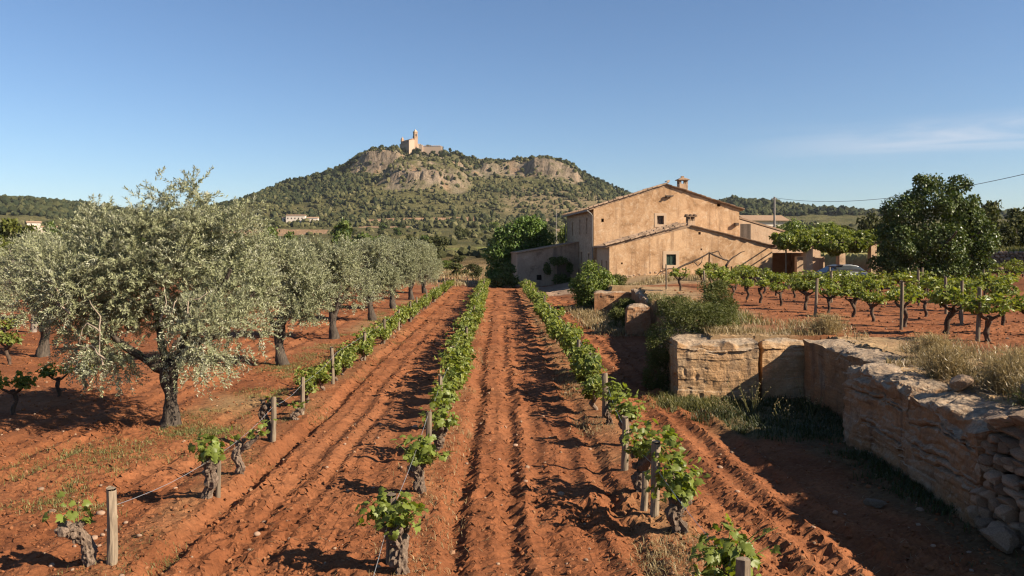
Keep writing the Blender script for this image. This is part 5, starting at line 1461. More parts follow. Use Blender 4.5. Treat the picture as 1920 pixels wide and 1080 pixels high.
OG = 'olive trees in a row along the vines'
def opx(a, b): return ((a - 318) * 13.4 / F_PX, (800 - b) * 13.4 / F_PX)
olive = thing('olive_tree', 'largest olive tree with dark trunk and silvery crown by the front vines', 'olive tree', (-5.52, 13.4, -.03), 0, OG)
g1 = np.random.default_rng(77)
LB = []
for a, b, ra, rb, dy, rd in ((325, 420, 78, 62, .1, .9), (303, 372, 26, 38, 0, .25), (352, 365, 24, 34, .1, .25), (375, 372, 18, 38, .15, .2), (243, 410, 20, 45, .2, .22), (185, 445, 55, 50, .1, .6), (150, 480, 72, 62, -.2, .9), (105, 545, 60, 58, .1, .8),
                             (200, 520, 80, 60, -.5, .9), (300, 520, 95, 80, -.6, 1.0), (400, 470, 72, 70, -.2, 1.0), (445, 430, 40, 50, .3, .6), (450, 520, 55, 70, .2, .9), (405, 590, 75, 60, -.5, .9), (380, 655, 62, 40, -.3, .7),
                             (455, 610, 45, 48, .2, .6), (250, 600, 70, 50, .5, .9), (190, 620, 62, 48, -.2, .7), (165, 660, 52, 40, .0, .6), (225, 668, 36, 36, -.3, .5), (130, 600, 60, 44, .5, .7), (320, 600, 60, 44, .9, .8),
                             (300, 480, 120, 90, 1.0, .9), (400, 540, 90, 80, 1.0, .8), (180, 540, 90, 70, .9, .8), (250, 455, 60, 52, -.4, .7)):
    x_, z_ = opx(a, b); k_ = 13.4 / F_PX
    LB.append((x_, dy, z_ + .03, ra * k_, rd, rb * k_))
LB2 = []
for x_, y_, z_, a, b, c_ in LB:
    for q in range(6):
        u = unit(g1.normal(size=3)); f = g1.uniform(.34, .56)
        LB2.append((x_ + u[0] * a * .62, y_ + u[1] * b * .62, z_ + u[2] * c_ * .62, a * f, b * f, c_ * f * 1.15))
mb = olive_foliage(LB2, 5200, g1, 26, .30, .064, .019, 1.5)
link('foliage', mb.mesh('foliage', M['olive_leaf']), olive)
mb = MB()
tz = np.linspace(-.05, 1.02, 16)
mb.tube(np.stack([.03 * np.sin(tz * 3) - .01 * tz, .03 * np.cos(tz * 4), tz], 1), .114 + .11 * np.exp(-((tz + .05) / .12)) + .02 * np.sin(tz * 9) + .03 * sstep(.8, 1.02, tz), 22, rough=.17, seed=4)
link('trunk', mb.mesh('trunk', M['bark_olive'], True), olive)
def limb(parent, pts, r0, r1, mat, seed, name='branch', sides=8):
    P = np.array(pts, float); tt = np.linspace(0, len(P) - 1, (len(P) - 1) * 6 + 1)
    Q = np.stack([np.interp(tt, np.arange(len(P)), P[:, q]) for q in range(3)], 1)
    Q += .045 * np.stack([vn2(tt * 1.1 + seed, tt * 0 + k, seed + k) for k in range(3)], 1) * np.minimum(tt, 1)[:, None]
    return link(name, MB().tube(Q, np.linspace(r0, r1, len(Q)), sides, rough=.2, seed=seed).mesh(name, M[mat], True), parent)
for k, (tx, tz_, dy) in enumerate((((-.75), 1.55, -.25), ((.55), 1.7, -.2), ((.15), 1.9, .5), ((-.35), 1.9, .35), ((.75), 1.55, .3))):
    end = (tx * 2.0, dy * 1.8, tz_ + 1.0)
    limb(olive, [(0, 0, .92), (tx * .45, dy * .4, 1.18 + .06 * k), (tx, dy, tz_), end], .10 - .008 * k, .03, 'bark_olive', 60 + k)
for k, pts in enumerate(([(250, 655), (235, 640), (215, 628), (200, 640)], [(240, 606), (215, 592), (202, 604), (200, 625)], [(240, 606), (236, 580), (222, 552)], [(188, 575), (150, 540), (120, 535)], [(188, 575), (160, 553), (138, 515)], [(180, 560), (150, 520), (140, 512)],
                         [(345, 590), (352, 560), (348, 530)], [(365, 580), (366, 560), (366, 545)], [(393, 575), (392, 552), (410, 546), (425, 536)], [(245, 665), (240, 640), (236, 606)])):
    limb(olive, [(opx(a, b)[0], -.95 + .04 * q, opx(a, b)[1]) for q, (a, b) in enumerate(pts)], .015, .005, 'branch_pale', 90 + k, 'bare_twig', 6)

def olive_proto(seed, R, H, k, n):
    g_ = np.random.default_rng(seed)
    lb = [(x_, y_, z_ + .0, a, b, c_) for x_, y_, z_, a, b, c_ in blob_lobes(g_, R, H, k, .44, .5)]
    for q in range(7):
        a = g_.uniform(0, 6.3); lb.append((R * .5 * math.cos(a), R * .5 * math.sin(a), H * g_.uniform(.88, .98), .16, .16, .3))
    me = olive_foliage(lb, n, g_, 18, .32, .078, .026, H * .35).mesh('foliage', M['olive_leaf'])
    mb = MB(); tz = np.linspace(-.1, 1.0, 12); ln_ = g_.uniform(-.15, .15)
    mb.tube(np.stack([ln_ * tz + .04 * np.sin(tz * 4 + seed), .04 * np.cos(tz * 4 + seed), tz], 1), .125 + .10 * np.exp(-(tz + .1) / .15) + .02 * np.sin(tz * 9), 14, rough=.2, seed=seed)
    tm = mb.mesh('trunk', M['bark_olive'], True)
    br = []
    for q in range(4):
        a = q * 1.6 + g_.uniform(-.4, .4); l = R * .55
        P = np.array([(ln_ * .9, 0, .85), (ln_ + l * .35 * math.cos(a), l * .35 * math.sin(a), 1.2), (l * math.cos(a), l * math.sin(a), 1.7 + .2 * g_.random())])
        tt = np.linspace(0, 2, 9); Q = np.stack([np.interp(tt, [0, 1, 2], P[:, j]) for j in range(3)], 1)
        br.append(MB().tube(Q, np.linspace(.09, .035, 9), 7, rough=.2, seed=seed + q).mesh('branch', M['bark_olive'], True))
    return me, tm, br
OP = [olive_proto(820 + k, [1.0, 1.1, .92][k], 3.05, 14, 2000) for k in range(3)]
def place_olive(k, x, y, sc, rz, lab, group=OG):
    fm, tm, br = OP[k % 3]
    t = thing('olive_tree', lab, 'olive tree', (x, y, gz(x, y) - .03), rz, group); t.scale = (sc, sc, sc)
    link('trunk', tm, t)
    for b in br: link('branch', b, t)
    link('foliage', fm, t)
    return t
for k, (x, y, sc, lab) in enumerate(((-5.5, 20.4, 1.02, 'rounded olive tree with forked dark trunk second along the vine row'), (-5.45, 26.3, 1.0, 'olive tree third along the vine row'), (-5.3, 33.0, 1.05, 'olive tree fourth along the vine row'),
                                     (-5.2, 39.6, 1.08, 'olive tree fifth along the vine row'), (-5.1, 46.4, 1.05, 'olive tree sixth along the vine row'), (-5.0, 53, 1.05, 'olive tree at the far end of the vine row'))):
    place_olive(k, x, y, sc, k * 1.9 + .4, lab)
GG = 'olive trees deeper in the grove'
for k, (x, y, sc, lab) in enumerate(((-12.5, 22, 1.0, 'olive tree with thick short stump trunk behind the largest olive'), (-16.2, 24.5, 1.05, 'olive tree cut by the frame edge beside the bare grey tree'), 
                                     (-11.3, 45, 1.1, 'far olive tree of the second grove row'), (-19, 33, 1.1, 'olive tree beyond the bare grey tree'), (-20, 42, 1.1, 'olive tree at the back corner of the grove'))):
    place_olive(k + 1, x, y, sc, k * 2.3, lab, GG)

# bare grey tree
bt = thing('bare_tree', 'leafless greyish pink tree among the olives at the frame edge', 'tree', (-16.6, 28.5, 0))
g_ = np.random.default_rng(12); mb = MB()
mb.tube([(0, 0, -.1), (.05, 0, .6), (0, .05, 1.2)], [.12, .1, .09], 7)
link('trunk', mb.mesh('trunk', M['twig'], True), bt)
mb = MB()
for k in range(260):
    a, b = g_.uniform(0, 6.3), g_.uniform(.15, 1.1)
    d = np.array([math.cos(a) * math.sin(b), math.sin(a) * math.sin(b), math.cos(b)]); s0 = np.array([0, 0, 1.0]) + d * g_.uniform(0, 1.0); l = g_.uniform(.7, 1.6)
    tt = np.linspace(0, 1, 4)[:, None]
    mb.tube(s0 + d * l * tt + .12 * g_.normal(size=3) * tt ** 2, [.018, .014, .01, .006], 4, cap=False)
link('twigs', mb.mesh('twigs', M['twig'], True), bt)

# ------------------------------------------------------------------ broadleaf trees and bushes near the house
def lobe_tree(name, label, cat, base, lobes, n, L, Wd, mat, seed, trunk=None, group=None, shell=.5, shape='diamond', outw=.7, inner=.72):
    g_ = np.random.default_rng(seed)
    t = thing(name, label, cat, base, 0, group)
    mb = crown(lobes, n, L, Wd, g_, outw=outw, shell=shell, shape=shape)
    link('crown' if trunk else 'foliage', mb.mesh('crown', M[mat]), t)
    if trunk:
        mb = MB(); h_, r_ = trunk
        mb.tube([(0, 0, -.2), (.03, 0, h_ * .5), (0, .04, h_)], [r_ * 1.3, r_, r_ * .8], 10, rough=.15, seed=seed)
        link('trunk', mb.mesh('trunk', M['bark_olive'], True), t)
        for q in range(4):
            a = 1.6 * q + g_.uniform(-.4, .4); l = max(x_[0] for x_ in lobes) * .7
            limb(t, [(0, 0, h_ * .9), (l * .3 * math.cos(a), l * .3 * math.sin(a), h_ * 1.4), (l * math.cos(a), l * math.sin(a), h_ * 2.1)], r_ * .6, r_ * .2, 'bark_olive', seed + q)
    return t

def px_lobes(base_px, d, items):
    k = d / F_PX; bx_, by_ = base_px; out = []
    for a, b, ra, rb, dy, rd in items: out.append(((a - bx_) * k, dy, (by_ - b) * k, ra * k, rd, rb * k))
    return out
def sub_lobes(lobes, g_, k=5, s=.5):
    """break each lobe into smaller clumps sitting on its skin"""
    out = []
    for x_, y_, z_, a, b, c_ in lobes:
        out.append((x_, y_, z_, a * .75, b * .75, c_ * .75))
        for q in range(k):
            u = unit(g_.normal(size=3)); f = s * g_.uniform(.6, 1.1)
            out.append((x_ + u[0] * a * .72, y_ + u[1] * b * .72, z_ + u[2] * c_ * .72, a * f * .75, b * f * .75, c_ * f * .75))
    return out
gS = np.random.default_rng(3)
d = 68.0; bp = px(975, 542, d)
lobe_tree('leafy_tree', 'broad green leafy tree at the shaded corner of the farmhouse', 'tree', (1.8, 68.0, .05), sub_lobes(px_lobes((976, 531), d, [(975, 440, 45, 38, 0, 1.7), (940, 470, 34, 40, -.2, 1.4), (1000, 425, 34, 26, 0, 1.3), (950, 510, 42, 30, -.3, 1.3), (1020, 450, 34, 24, .8, 1.2), (985, 480, 48, 34, .2, 1.6), (930, 505, 24, 28, 0, 1.0), (1000, 480, 40, 40, 1.0, 1.4)]), gS, 6), 17000, .22, .16, 'fig_leaf', 21, (1.2, .16), shell=.45)
lobe_tree('dark_bush', 'dark low bush at the outer corner of the grey annex', 'bush', (.35, 60.5, 0), sub_lobes([(0, 0, .7, .8, .7, .7), (.7, 0, .5, .6, .5, .5), (-.6, .2, .5, .6, .6, .6), (.2, .5, 1.3, .7, .7, .6)], gS, 5), 4200, .16, .11, 'carob_leaf', 29)
d = 48.5
bdt = lobe_tree('big_dark_tree', 'big dark green tree with dense crown beside the porch', 'tree', (25.2, 46.2, gz(25.2, 46.2)), sub_lobes(px_lobes((1755, 512), d, [(1750, 375, 52, 40, 0, 1.6), (1740, 345, 26, 20, 0, .8), (1790, 350, 26, 22, 0, .8), (1700, 390, 38, 36, 0, 1.3), (1800, 400, 44, 44, 0, 1.4), (1825, 430, 34, 40, 0, 1.2), (1690, 440, 44, 42, 0, 1.5), (1750, 440, 60, 48, -.3, 1.7), (1675, 475, 30, 28, 0, 1.1), (1800, 470, 50, 34, 0, 1.4), (1720, 480, 44, 28, -.2, 1.3), (1765, 485, 40, 24, -.5, 1.2)]), gS, 8, .46), 34000, .15, .105, 'carob_leaf', 22, (1.4, .2), shell=.5)
bdt.scale = (1.07, 1.07, 1.13)
d = 39.5
lobe_tree('round_bush', 'bright green rounded bush before the farmhouse wing', 'bush', (4.6, 39.5, 0), sub_lobes(px_lobes((1112, 582), d, [(1112, 530, 40, 38, 0, 1.1), (1090, 545, 24, 34, -.2, .8), (1135, 535, 30, 34, .1, .8), (1112, 560, 42, 24, -.2, 1.0), (1150, 540, 14, 18, .2, .5)]), gS, 7, .4), 7000, .13, .075, 'bush_leaf', 23, shell=.45)
d = 17.3
SH = [(1300, 600, 75, 46, 0, .8), (1240, 640, 42, 56, -.2, .6), (1225, 700, 28, 46, -.3, .4), (1350, 595, 50, 32, .5, .6), (1270, 580, 46, 26, .2, .6), (1390, 610, 26, 20, .9, .5), (1260, 690, 24, 40, -.2, .35), (1240, 720, 24, 30, -.4, .35)]
sb = lobe_tree('wild_shrub', 'large wild evergreen shrub spilling over the quarried ledge', 'shrub', (3.9, 17.3, 0), sub_lobes(px_lobes((1274, 725), d, SH), gS, 8, .42), 26000, .055, .018, 'shrub_leaf', 24, shell=.55, outw=.5)
for k, (x, y, sc, lab) in enumerate(((5.9, 21.5, .55, 'low grey green shrub behind the large wild shrub'), (6.6, 24.5, .7, 'low shrub on the terrace rim before the goblet vines'), (4.6, 29.5, .7, 'shrub growing at the squared rock pillar'), (5.4, 34.0, .75, 'dark shrub on the rim beside the low reddish bank'), (5.9, 40.6, .6, 'olive green bush touching the round bush'))):
    gq = np.random.default_rng(60 + k)
    lobe_tree('rim_shrub', lab, 'shrub', (x, y, gz(x, y)), [(a * sc, b * sc, c_ * sc, e * sc, f * sc, h * sc) for a, b, c_, e, f, h in blob_lobes(gq, .9, 1.1, 14, .1, .4)], 4200, .06 if y < 27 else .09, .022 if y < 27 else .03, 'shrub_leaf', 70 + k)
d = 52.5
lobe_tree('porch_vine', 'leafy grapevine spreading over the porch pergola', 'vine', (21, 52.2, 3.2), sub_lobes([(-2.4, -2.6, -.05, .9, .6, .4), (-.4, -2.4, -.1, 1.2, .6, .4), (1.2, -2.2, 0, 1.2, .6, .5), (-3.1, -2.2, .35, .9, 1.2, .5), (-2.0, -2, .45, .9, 1.2, .6), (-.8, -1, .4, 1.2, 1.8, .6), (.6, 0, .55, 1.2, 2.4, .75), (1.8, 0, .35, 1.1, 2.2, .7), (2.7, -.5, .3, .9, 1.6, .7), (0, -1.5, 0, 1.0, .9, .4), (1.2, .5, -.2, 1.0, 1.2, .5), (-3.4, -2.6, .1, .5, .6, .4)], gS, 6, .45), 15000, .19, .16, 'vine_leaf_far', 25, shape='vine')
lobe_tree('creeper', 'dark creeper hanging on the shaded annex wall', 'creeper', (4.6, 61.9, 1.2), sub_lobes([(0, 0, .8, 1.1, .35, .35), (.9, .1, .3, .3, .3, .6), (-.9, 0, .2, .35, .3, .6), (.2, -.1, -.6, .8, .4, .5)], gS, 4), 2600, .13, .09, 'carob_leaf', 26)
lobe_tree('young_bush', 'small dark bush against the wing wall beside the bare grapevine', 'bush', (15.7, 52.4, .75), sub_lobes([(0, 0, .7, .5, .4, .6), (.3, 0, .35, .4, .4, .4)], gS, 5), 1500, .12, .08, 'carob_leaf', 27)
place_vine(GOB, 7.6, 33.5, 1.0, 'lone young vine by the dark post before the house wall', 'goblet vines on the upper terrace', .3)
# ------------------------------------------------------------------ trees and bushes of the plain and the slopes
def tree_proto(seed, mat, k, n, leaf, base=.12, small=.42, flat=1.0, trunk=True):
    """crown of radius 1 and height 2 on a short trunk"""
    g_ = np.random.default_rng(seed)
    lb = blob_lobes(g_, 1.0, 2.0, k, base, small)
    cr = crown(lb, n, leaf, leaf * .75, g_, shell=.6, outw=.8).mesh('crown', M[mat])
    tm = MB().tube([(0, 0, -.2), (.02, 0, .4), (0, .03, 1.1)], [.09, .07, .04], 7).mesh('trunk', M['bark_olive'], True) if trunk else None
    return cr, tm
TP = {'scrub': [tree_proto(1000 + k, 'scrub_leaf', 16, 1800, .18) for k in range(3)], 'dark': [tree_proto(1010 + k, 'carob_leaf', 16, 1800, .18) for k in range(2)],
      'pine': [tree_proto(1020 + k, 'pine_leaf', 14, 1700, .19, .25) for k in range(3)], 'young': [tree_proto(1030 + k, 'young_pine_leaf', 14, 2000, .17, .1) for k in range(2)],
      'green': [tree_proto(1040 + k, 'bush_leaf', 16, 3000, .13) for k in range(2)], 'bush': [tree_proto(1050 + k, 'scrub_leaf', 12, 1500, .2, .0, .5, trunk=False) for k in range(3)]}
gt = random.Random(33)
NAMES = {'scrub': ('round_tree', 'tree'), 'dark': ('dark_tree', 'tree'), 'pine': ('pine_tree', 'pine'), 'young': ('young_pine', 'pine'), 'green': ('leafy_tree', 'tree'), 'bush': ('scrub_bush', 'bush')}
def place_tree(kind, x, y, R, H, label, group=None, z=None):
    cr, tm = gt.choice(TP[kind]); nm, cat = NAMES[kind]
    z = gz(x, y) if z is None else z
    rz = gt.uniform(0, 6.3)
    if tm is None:
        o = link(nm, cr, None, (x, y, z - .1 * H), rz); o.scale = (R, R, H / 2)
        return tag(o, label, cat, group)
    t = thing(nm, label, cat, (x, y, z - .05), rz, group); t.scale = (R, R, H / 2)
    link('trunk', tm, t); link('crown', cr, t)
    return t
def ptree(kind, pxx, ytop, d_, wpx, label, group=None):
    """tree whose top shows at photo height ytop when it stands on the ground at depth d_"""
    x = (pxx - HX) / F_PX * d_; z = gz(x, d_); top = HC - (ytop - HY) / F_PX * d_
    return place_tree(kind, x, d_, wpx / 2 / F_PX * d_, max(1.0, top - z), label, group, z)

BG = 'trees behind the porch and the right-hand field'
for a in (('green', 1500, 412, 76, 66, 'leafy green tree just behind the lean-to wall'), ('green', 1545, 418, 80, 60, 'leafy green tree behind the porch vine'), ('scrub', 1590, 424, 84, 60, 'dull green tree behind the porch pillars'), ('scrub', 1635, 400, 110, 60, 'greyish tree in the gap before the big dark tree'),
          ('scrub', 1660, 430, 82, 60, 'olive green tree at the left flank of the big dark tree'), ('scrub', 1860, 378, 72, 74, 'grey green tree behind the big dark tree at the stone wall'), ('scrub', 1905, 392, 76, 66, 'grey green tree at the frame edge beyond the stone wall'), ('scrub', 1945, 375, 84, 80, 'tall tree cut by the frame edge beyond the stone wall'),
          ('scrub', 1880, 425, 68, 56, 'low tree growing directly above the stone wall'), ('dark', 1830, 405, 90, 60, 'dark tree peeping past the big dark tree'), ('scrub', 1780, 420, 95, 70, 'tree hidden mostly by the big dark tree'), ('green', 1462, 418, 110, 44, 'small bright tree beyond the power pole'), ('scrub', 1430, 420, 140, 40, 'hazy tree behind the pale roofed shed'),
          ('scrub', 1730, 425, 100, 70, 'tree low behind the big dark tree'), ('scrub', 1985, 400, 72, 80, 'tree outside the last grey green one beyond the stone wall')): ptree(*a, group=BG)
for x_, y_, lab in ((45.5, 54.5, 'tree outside the frame shading the far stone wall'), (50, 56.5, 'second tree outside the frame shading the far stone wall'), (54, 52, 'third tree outside the frame shading the far stone wall')):
    place_tree('scrub', x_, y_, 3.4, 8.5, lab, BG)
PG2 = 'trees beyond the olive grove'
for a in (('dark', 640, 418, 92, 56, 'dark round tree standing above the olive row'), ('dark', 505, 428, 105, 50, 'dark bush tree below the tan field'), ('dark', 545, 436, 100, 44, 'low dark tree beside the tan field edge'), ('young', 18, 412, 110, 62, 'yellow green pine at the frame edge behind the grove'), ('young', 58, 424, 112, 50, 'yellow green rounded pine next to the small cottage'),
          ('young', -10, 440, 95, 60, 'yellow green pine low at the frame edge'), ('dark', 96, 418, 150, 44, 'dark pine behind the cottage roof'), ('scrub', 125, 430, 120, 60, 'dull tree behind the top of the largest olive'), ('pine', 150, 412, 210, 36, 'dark pine on the flat before the western hill'), ('scrub', 210, 440, 120, 60, 'tree behind the crown of the largest olive'),
          ('young', 30, 455, 75, 70, 'bright bushy pine just behind the grove'), ('scrub', 400, 440, 120, 60, 'tree behind the shoulder of the largest olive'), ('scrub', 450, 436, 130, 50, 'tree between the largest olive and the tan field'), ('green', 1058, 424, 74, 30, 'small bright tree behind the farmhouse corner'), ('bush', 860, 478, 130, 36, 'grey bush at the edge of the green field'),
          ('green', 838, 488, 100, 34, 'bush at the end of the olive row'), ('bush', 885, 496, 96, 30, 'bush before the leafy tree on the plain'), ('bush', 858, 492, 84, 40, 'low bush on the reddish plain past the rows'), ('bush', 895, 500, 78, 28, 'small bush where the middle row ends'), ('scrub', 770, 440, 170, 36, 'round tree above the far olives')): ptree(*a, group=PG2)
pine_n = 0
def screen(x, y): return HX + x / y * F_PX
sites = []
rp_ = np.random.default_rng(91)
tries = 0
while len(sites) < 190 and tries < 6000:
    tries += 1
    d_ = 90 * math.exp(rp_.random() ** .7 * math.log(680 / 90)); q = rp_.uniform(-40, 1960)
    x = (q - HX) / F_PX * d_
    if d_ < 130 and (q < 700 or q > 1000): continue
    if field_at(np.array([x]), np.array([d_]))[0] >= 0 and rp_.random() < .97: continue
    if 1080 < q < 1480 and d_ < 400: continue
    if 815 < q < 925 and d_ < 340: continue
    if 465 < q < 640 and 150 < d_ < 570: continue
    if any(abs(q - a) < 7 and abs(math.log(d_ / b)) < .08 for a, b in sites): continue
    sites.append((q, d_))
for q, d_ in sites:
    x = (q - HX) / F_PX * d_
    kind = rp_.choice(['scrub', 'scrub', 'dark', 'bush', 'bush', 'pine', 'green'], p=[.3, .15, .12, .2, .12, .08, .03])
    H = rp_.uniform(2.2, 4.6) if kind not in ('bush',) else rp_.uniform(1.3, 2.4)
    H *= 1 + .3 * (d_ > 300)
    R = H * rp_.uniform(.5, .8)
    zone = 'beyond the olive grove' if q < 480 else 'below the tan field' if (q < 700 and d_ < 400) else 'round the far farm building' if q < 700 else 'on the plain between the vine rows and the chapel hill' if q < 1080 else 'on the plain past the porch'
    if q >= 700: zone = ['under the western rocks', 'below the chapel rocks', 'by the green field', 'beyond the leafy tree', 'beyond the porch vine', 'between the porch and the big dark tree', 'beyond the big dark tree', 'beyond the far stone wall'][int(np.searchsorted([770, 840, 920, 1080, 1560, 1660, 1850], q))]
    elif q < 480: zone += [' near the frame edge', ' by the cottage', ' over the largest olive', ' past the largest olive'][int(np.searchsorted([40, 110, 380], q))]
    dep = 'nearer ' if d_ < 180 else 'very far ' if d_ > 480 else 'far ' if d_ > 300 else ''
    place_tree(kind, x, d_, R, H, f"{dep}{ {'scrub': 'dull green round tree', 'dark': 'dark round tree', 'bush': 'low olive green bush', 'pine': 'dark pine', 'green': 'bright green tree'}[kind]} {zone}", 'trees and bushes scattered over the plain')

# single pines on the skyline of the chapel hill
SG = 'pines standing out on the chapel hill'
def crest(q, d_, R, H, label, kind='pine'):
    place_tree(kind, (q - HX) / F_PX * d_, d_, R, H, label, SG)
for q, d_, R, H, lab in ((724, 985, 3.0, 5.6, 'dark pine on the crest beside the arcade end of the chapel'), (731, 985, 2.6, 5.4, 'dark pine in the clump beside the chapel'), (737, 984, 2.6, 7, 'taller dark pine nearest the chapel arcade'), (704, 985, 3.4, 4.5, 'low pine at the crest edge well before the chapel'), (712, 988, 2.2, 3.6, 'small pine beside the low crest pine'),
                         (767, 962, 2.8, 6, 'pine below the chapel facade'), (780, 958, 4.2, 7, 'broad dark pine below the bell tower'), (786, 960, 3.2, 6, 'dark pine at the rampart corner'), (803, 990, 4.2, 7.5, 'umbrella pine above the rampart'), (797, 990, 2.6, 4.5, 'small pine beside the umbrella pine on the rampart'), (819, 988, 3.2, 6, 'pine behind the end of the rampart'), (827, 988, 4.6, 6.5, 'broad pine at the end of the rampart'),
                         (813, 960, 4.6, 7, 'grey green tree before the sunlit rampart'), (829, 958, 4.4, 9, 'tall grey green tree at the end of the rampart'), (844, 985, 2.6, 6.5, 'single round pine on the slope right of the rampart'), (850, 984, 1.9, 4, 'small pine beside the single round pine'), (862, 986, 2.4, 4.5, 'isolated small pine right of the rampart'), (795, 958, 2.8, 5, 'dull tree at the foot of the rampart'),
                         (868, 975, 3, 6, 'grey green tree on the rocky slope right of the rampart'), (910, 990, 1.8, 3.6, 'tiny pine on the saddle of the ridge'), (945, 988, 2.4, 4, 'low pine at the start of the cliff top'), (952, 988, 2, 3.4, 'second low pine at the start of the cliff top'), (1066, 985, 2.6, 5, 'pine at the far end of the cliff top'), (1080, 985, 2.2, 4.6, 'pine below the far end of the cliff top'), (685, 986, 2.4, 4, 'small pine on the western crest rocks'), (672, 986, 2.2, 4, 'small pine at the western end of the crest rocks')):
    crest(q, d_, R, H, lab)
for k in range(34):
    q = 478 + k * 5.6 + rp_.uniform(-2, 2); crest(q, 985 + rp_.uniform(-10, 8), rp_.uniform(1.8, 3), rp_.uniform(4.5, 7.5), f'{ORD[k]} dark skyline pine up the western flank of the chapel hill from its foot')
for k in range(26):
    q = 1086 + k * 5.4 + rp_.uniform(-2, 2); crest(q, 985 + rp_.uniform(-10, 8), rp_.uniform(1.8, 3), rp_.uniform(4.5, 7.5), f'{ORD[k]} dark skyline pine down the eastern flank of the chapel hill from the cliffs')

# the woods and the scrub that read as one mass
def wood(name, label, X0, X1, Y0, Y1, n, which, sizes, mat, seed, base):
    g_ = np.random.default_rng(seed)
    x = g_.uniform(X0, X1, n); y = g_.uniform(Y0, Y1, n)
    w_, s_, rk, tan, sh, u = far_masks(x, y)
    den = w_ if which == 'wood' else s_ * (1 - .6 * w_)
    ok = (g_.random(n) < den) & (field_at(x, y) < 0)
    x, y = x[ok], y[ok]
    z = far_h(x, y)
    s = sizes[0] + (sizes[1] - sizes[0]) * g_.random(len(x)) ** 1.8
    sc = np.stack([s, s, s * g_.uniform(.75, 1.35, len(x))], 1)
    P = np.stack([x, y, z + sc[:, 2] * .6], 1)
    mb = many(base, P, sc, g_, .30)
    if 'western' in name or 'eastern' in name or which == 'scrub': P = P[::3]; sc = sc[::3]; s = s[::3]; x = x[::3]
    # a second, smaller clump on the shoulder of each
    a = g_.uniform(0, 6.3, len(x)); P2 = P + np.stack([np.cos(a) * s * .7, np.sin(a) * s * .7, sc[:, 2] * g_.uniform(-.3, .5, len(x))], 1)
    many(ICO0, P2, sc * .6, g_, .3, mb=mb)
    return tag(link(name, mb.mesh(name, M[mat])), label, kind='stuff')
m, nt = newmat('pine_wood')
g_i = nd(nt, 'ShaderNodeNewGeometry').outputs['Random Per Island']
M['wood_mass'] = finish(m, nt, ramp(nt, g_i, [(0, (0.026, 0.036, 0.018)), (.6, (0.055, 0.062, 0.028)), (1, (0.085, 0.085, 0.036))]), .95, noise(nt, ocoord(nt), 1.2, 6, .8), 1.0, .6, .05)
m, nt = newmat('hill_scrub')
g_i = nd(nt, 'ShaderNodeNewGeometry').outputs['Random Per Island']
M['scrub_mass'] = finish(m, nt, ramp(nt, g_i, [(0, (0.055, 0.058, 0.026)), (.6, (0.10, 0.10, 0.042)), (1, (0.16, 0.145, 0.07))]), .95, noise(nt, ocoord(nt), 1.6, 6, .8), 1.0, .5, .05)
wood('pine_woods', 'dark pine woods covering the flanks of the chapel hill', -470, 300, 640, 1020, 18000, 'wood', (1.1, 3.2), 'wood_mass', 51, ICO0)
wood('hill_scrub', 'olive green scrub dotted over the slopes of the chapel hill', -400, 260, 600, 1010, 14000, 'scrub', (.6, 2.8), 'scrub_mass', 52, ICO0)
wood('western_woods', 'dark woods on the low hill to the west', -760, -430, 640, 1010, 3200, 'wood', (2.8, 4.6), 'wood_mass', 53, ICO0)
wood('western_woods', 'dark woods on the long ridge behind the olive crown', -900, -420, 1180, 1340, 1500, 'wood', (3, 5), 'wood_mass', 56, ICO0)
wood('eastern_woods', 'dark woods on the low hills behind the farmhouse', 205, 640, 780, 1020, 3000, 'wood', (2.8, 4.8), 'wood_mass', 54, ICO0)
wood('eastern_woods', 'dark woods on the far ridge to the east', 380, 950, 1160, 1300, 2000, 'wood', (3.2, 5.5), 'wood_mass', 57, ICO0)
g_ = np.random.default_rng(55); n = 1500
d_ = 150 * np.exp(g_.random(n) * math.log(680 / 150)); q = g_.uniform(-60, 1980, n); x = (q - HX) / F_PX * d_
ok = (field_at(x, d_) < 0) & ~((q > 465) & (q < 640) & (d_ < 395))
x, d_ = x[ok], d_[ok]; s = g_.uniform(.5, 1.5, len(x)) * (1 + d_ / 600)
mb = many(ICO0, np.stack([x, d_, far_h(x, d_) + s * .3], 1), s, g_, .28, (1, 1, .8))
tag(link('plain_scrub', mb.mesh('plain_scrub', M['scrub_mass'])), 'low scrub covering the plain before the chapel hill', kind='stuff')

# ------------------------------------------------------------------ grasses and weeds
def ground_z(x, y): return base_h(x, y) + .5 * micro(x, y)
def grass(name, label, pts, hmin, hmax, lean, mat, seed, wid=.006, per=14, spread=.10):
    g_ = np.random.default_rng(seed)
    x = np.repeat(pts[:, 0], per); y = np.repeat(pts[:, 1], per)
    hs = np.repeat(g_.uniform(hmin, hmax, len(pts)), per) * g_.uniform(.5, 1.1, len(x))
    x = x + g_.normal(0, spread, len(x)); y = y + g_.normal(0, spread, len(y))
    mb = blades(MB(), np.stack([x, y, ground_z(x, y) - .01], 1), hs, lean, g_, wid)
    return tag(link(name, mb.mesh(name, M[mat])), label, kind='stuff')
g_ = np.random.default_rng(66)
def strip(x0, sx, y0, y1, n, thr=-.1, seed=0):
    y = y0 * np.exp(g_.random(n * 3) * math.log(y1 / y0)); x = x0 + g_.normal(0, sx, n * 3)
    ok = vn2(x / .8 + seed, y / 1.1, 400 + seed) > thr
    return np.stack([x[ok], y[ok]], 1)[:n]
grass('row_grass', 'dry grass growing under the right vine row', strip(1.68, .20, 6.0, 34, 520, -.1, 1), .04, .14, .9, 'grass_dry', 1, .004)
grass('row_grass', 'thin dry grass growing under the middle vine row', strip(-.86, .16, 6.3, 34, 380, .0, 2), .04, .13, .9, 'grass_dry', 2, .004)
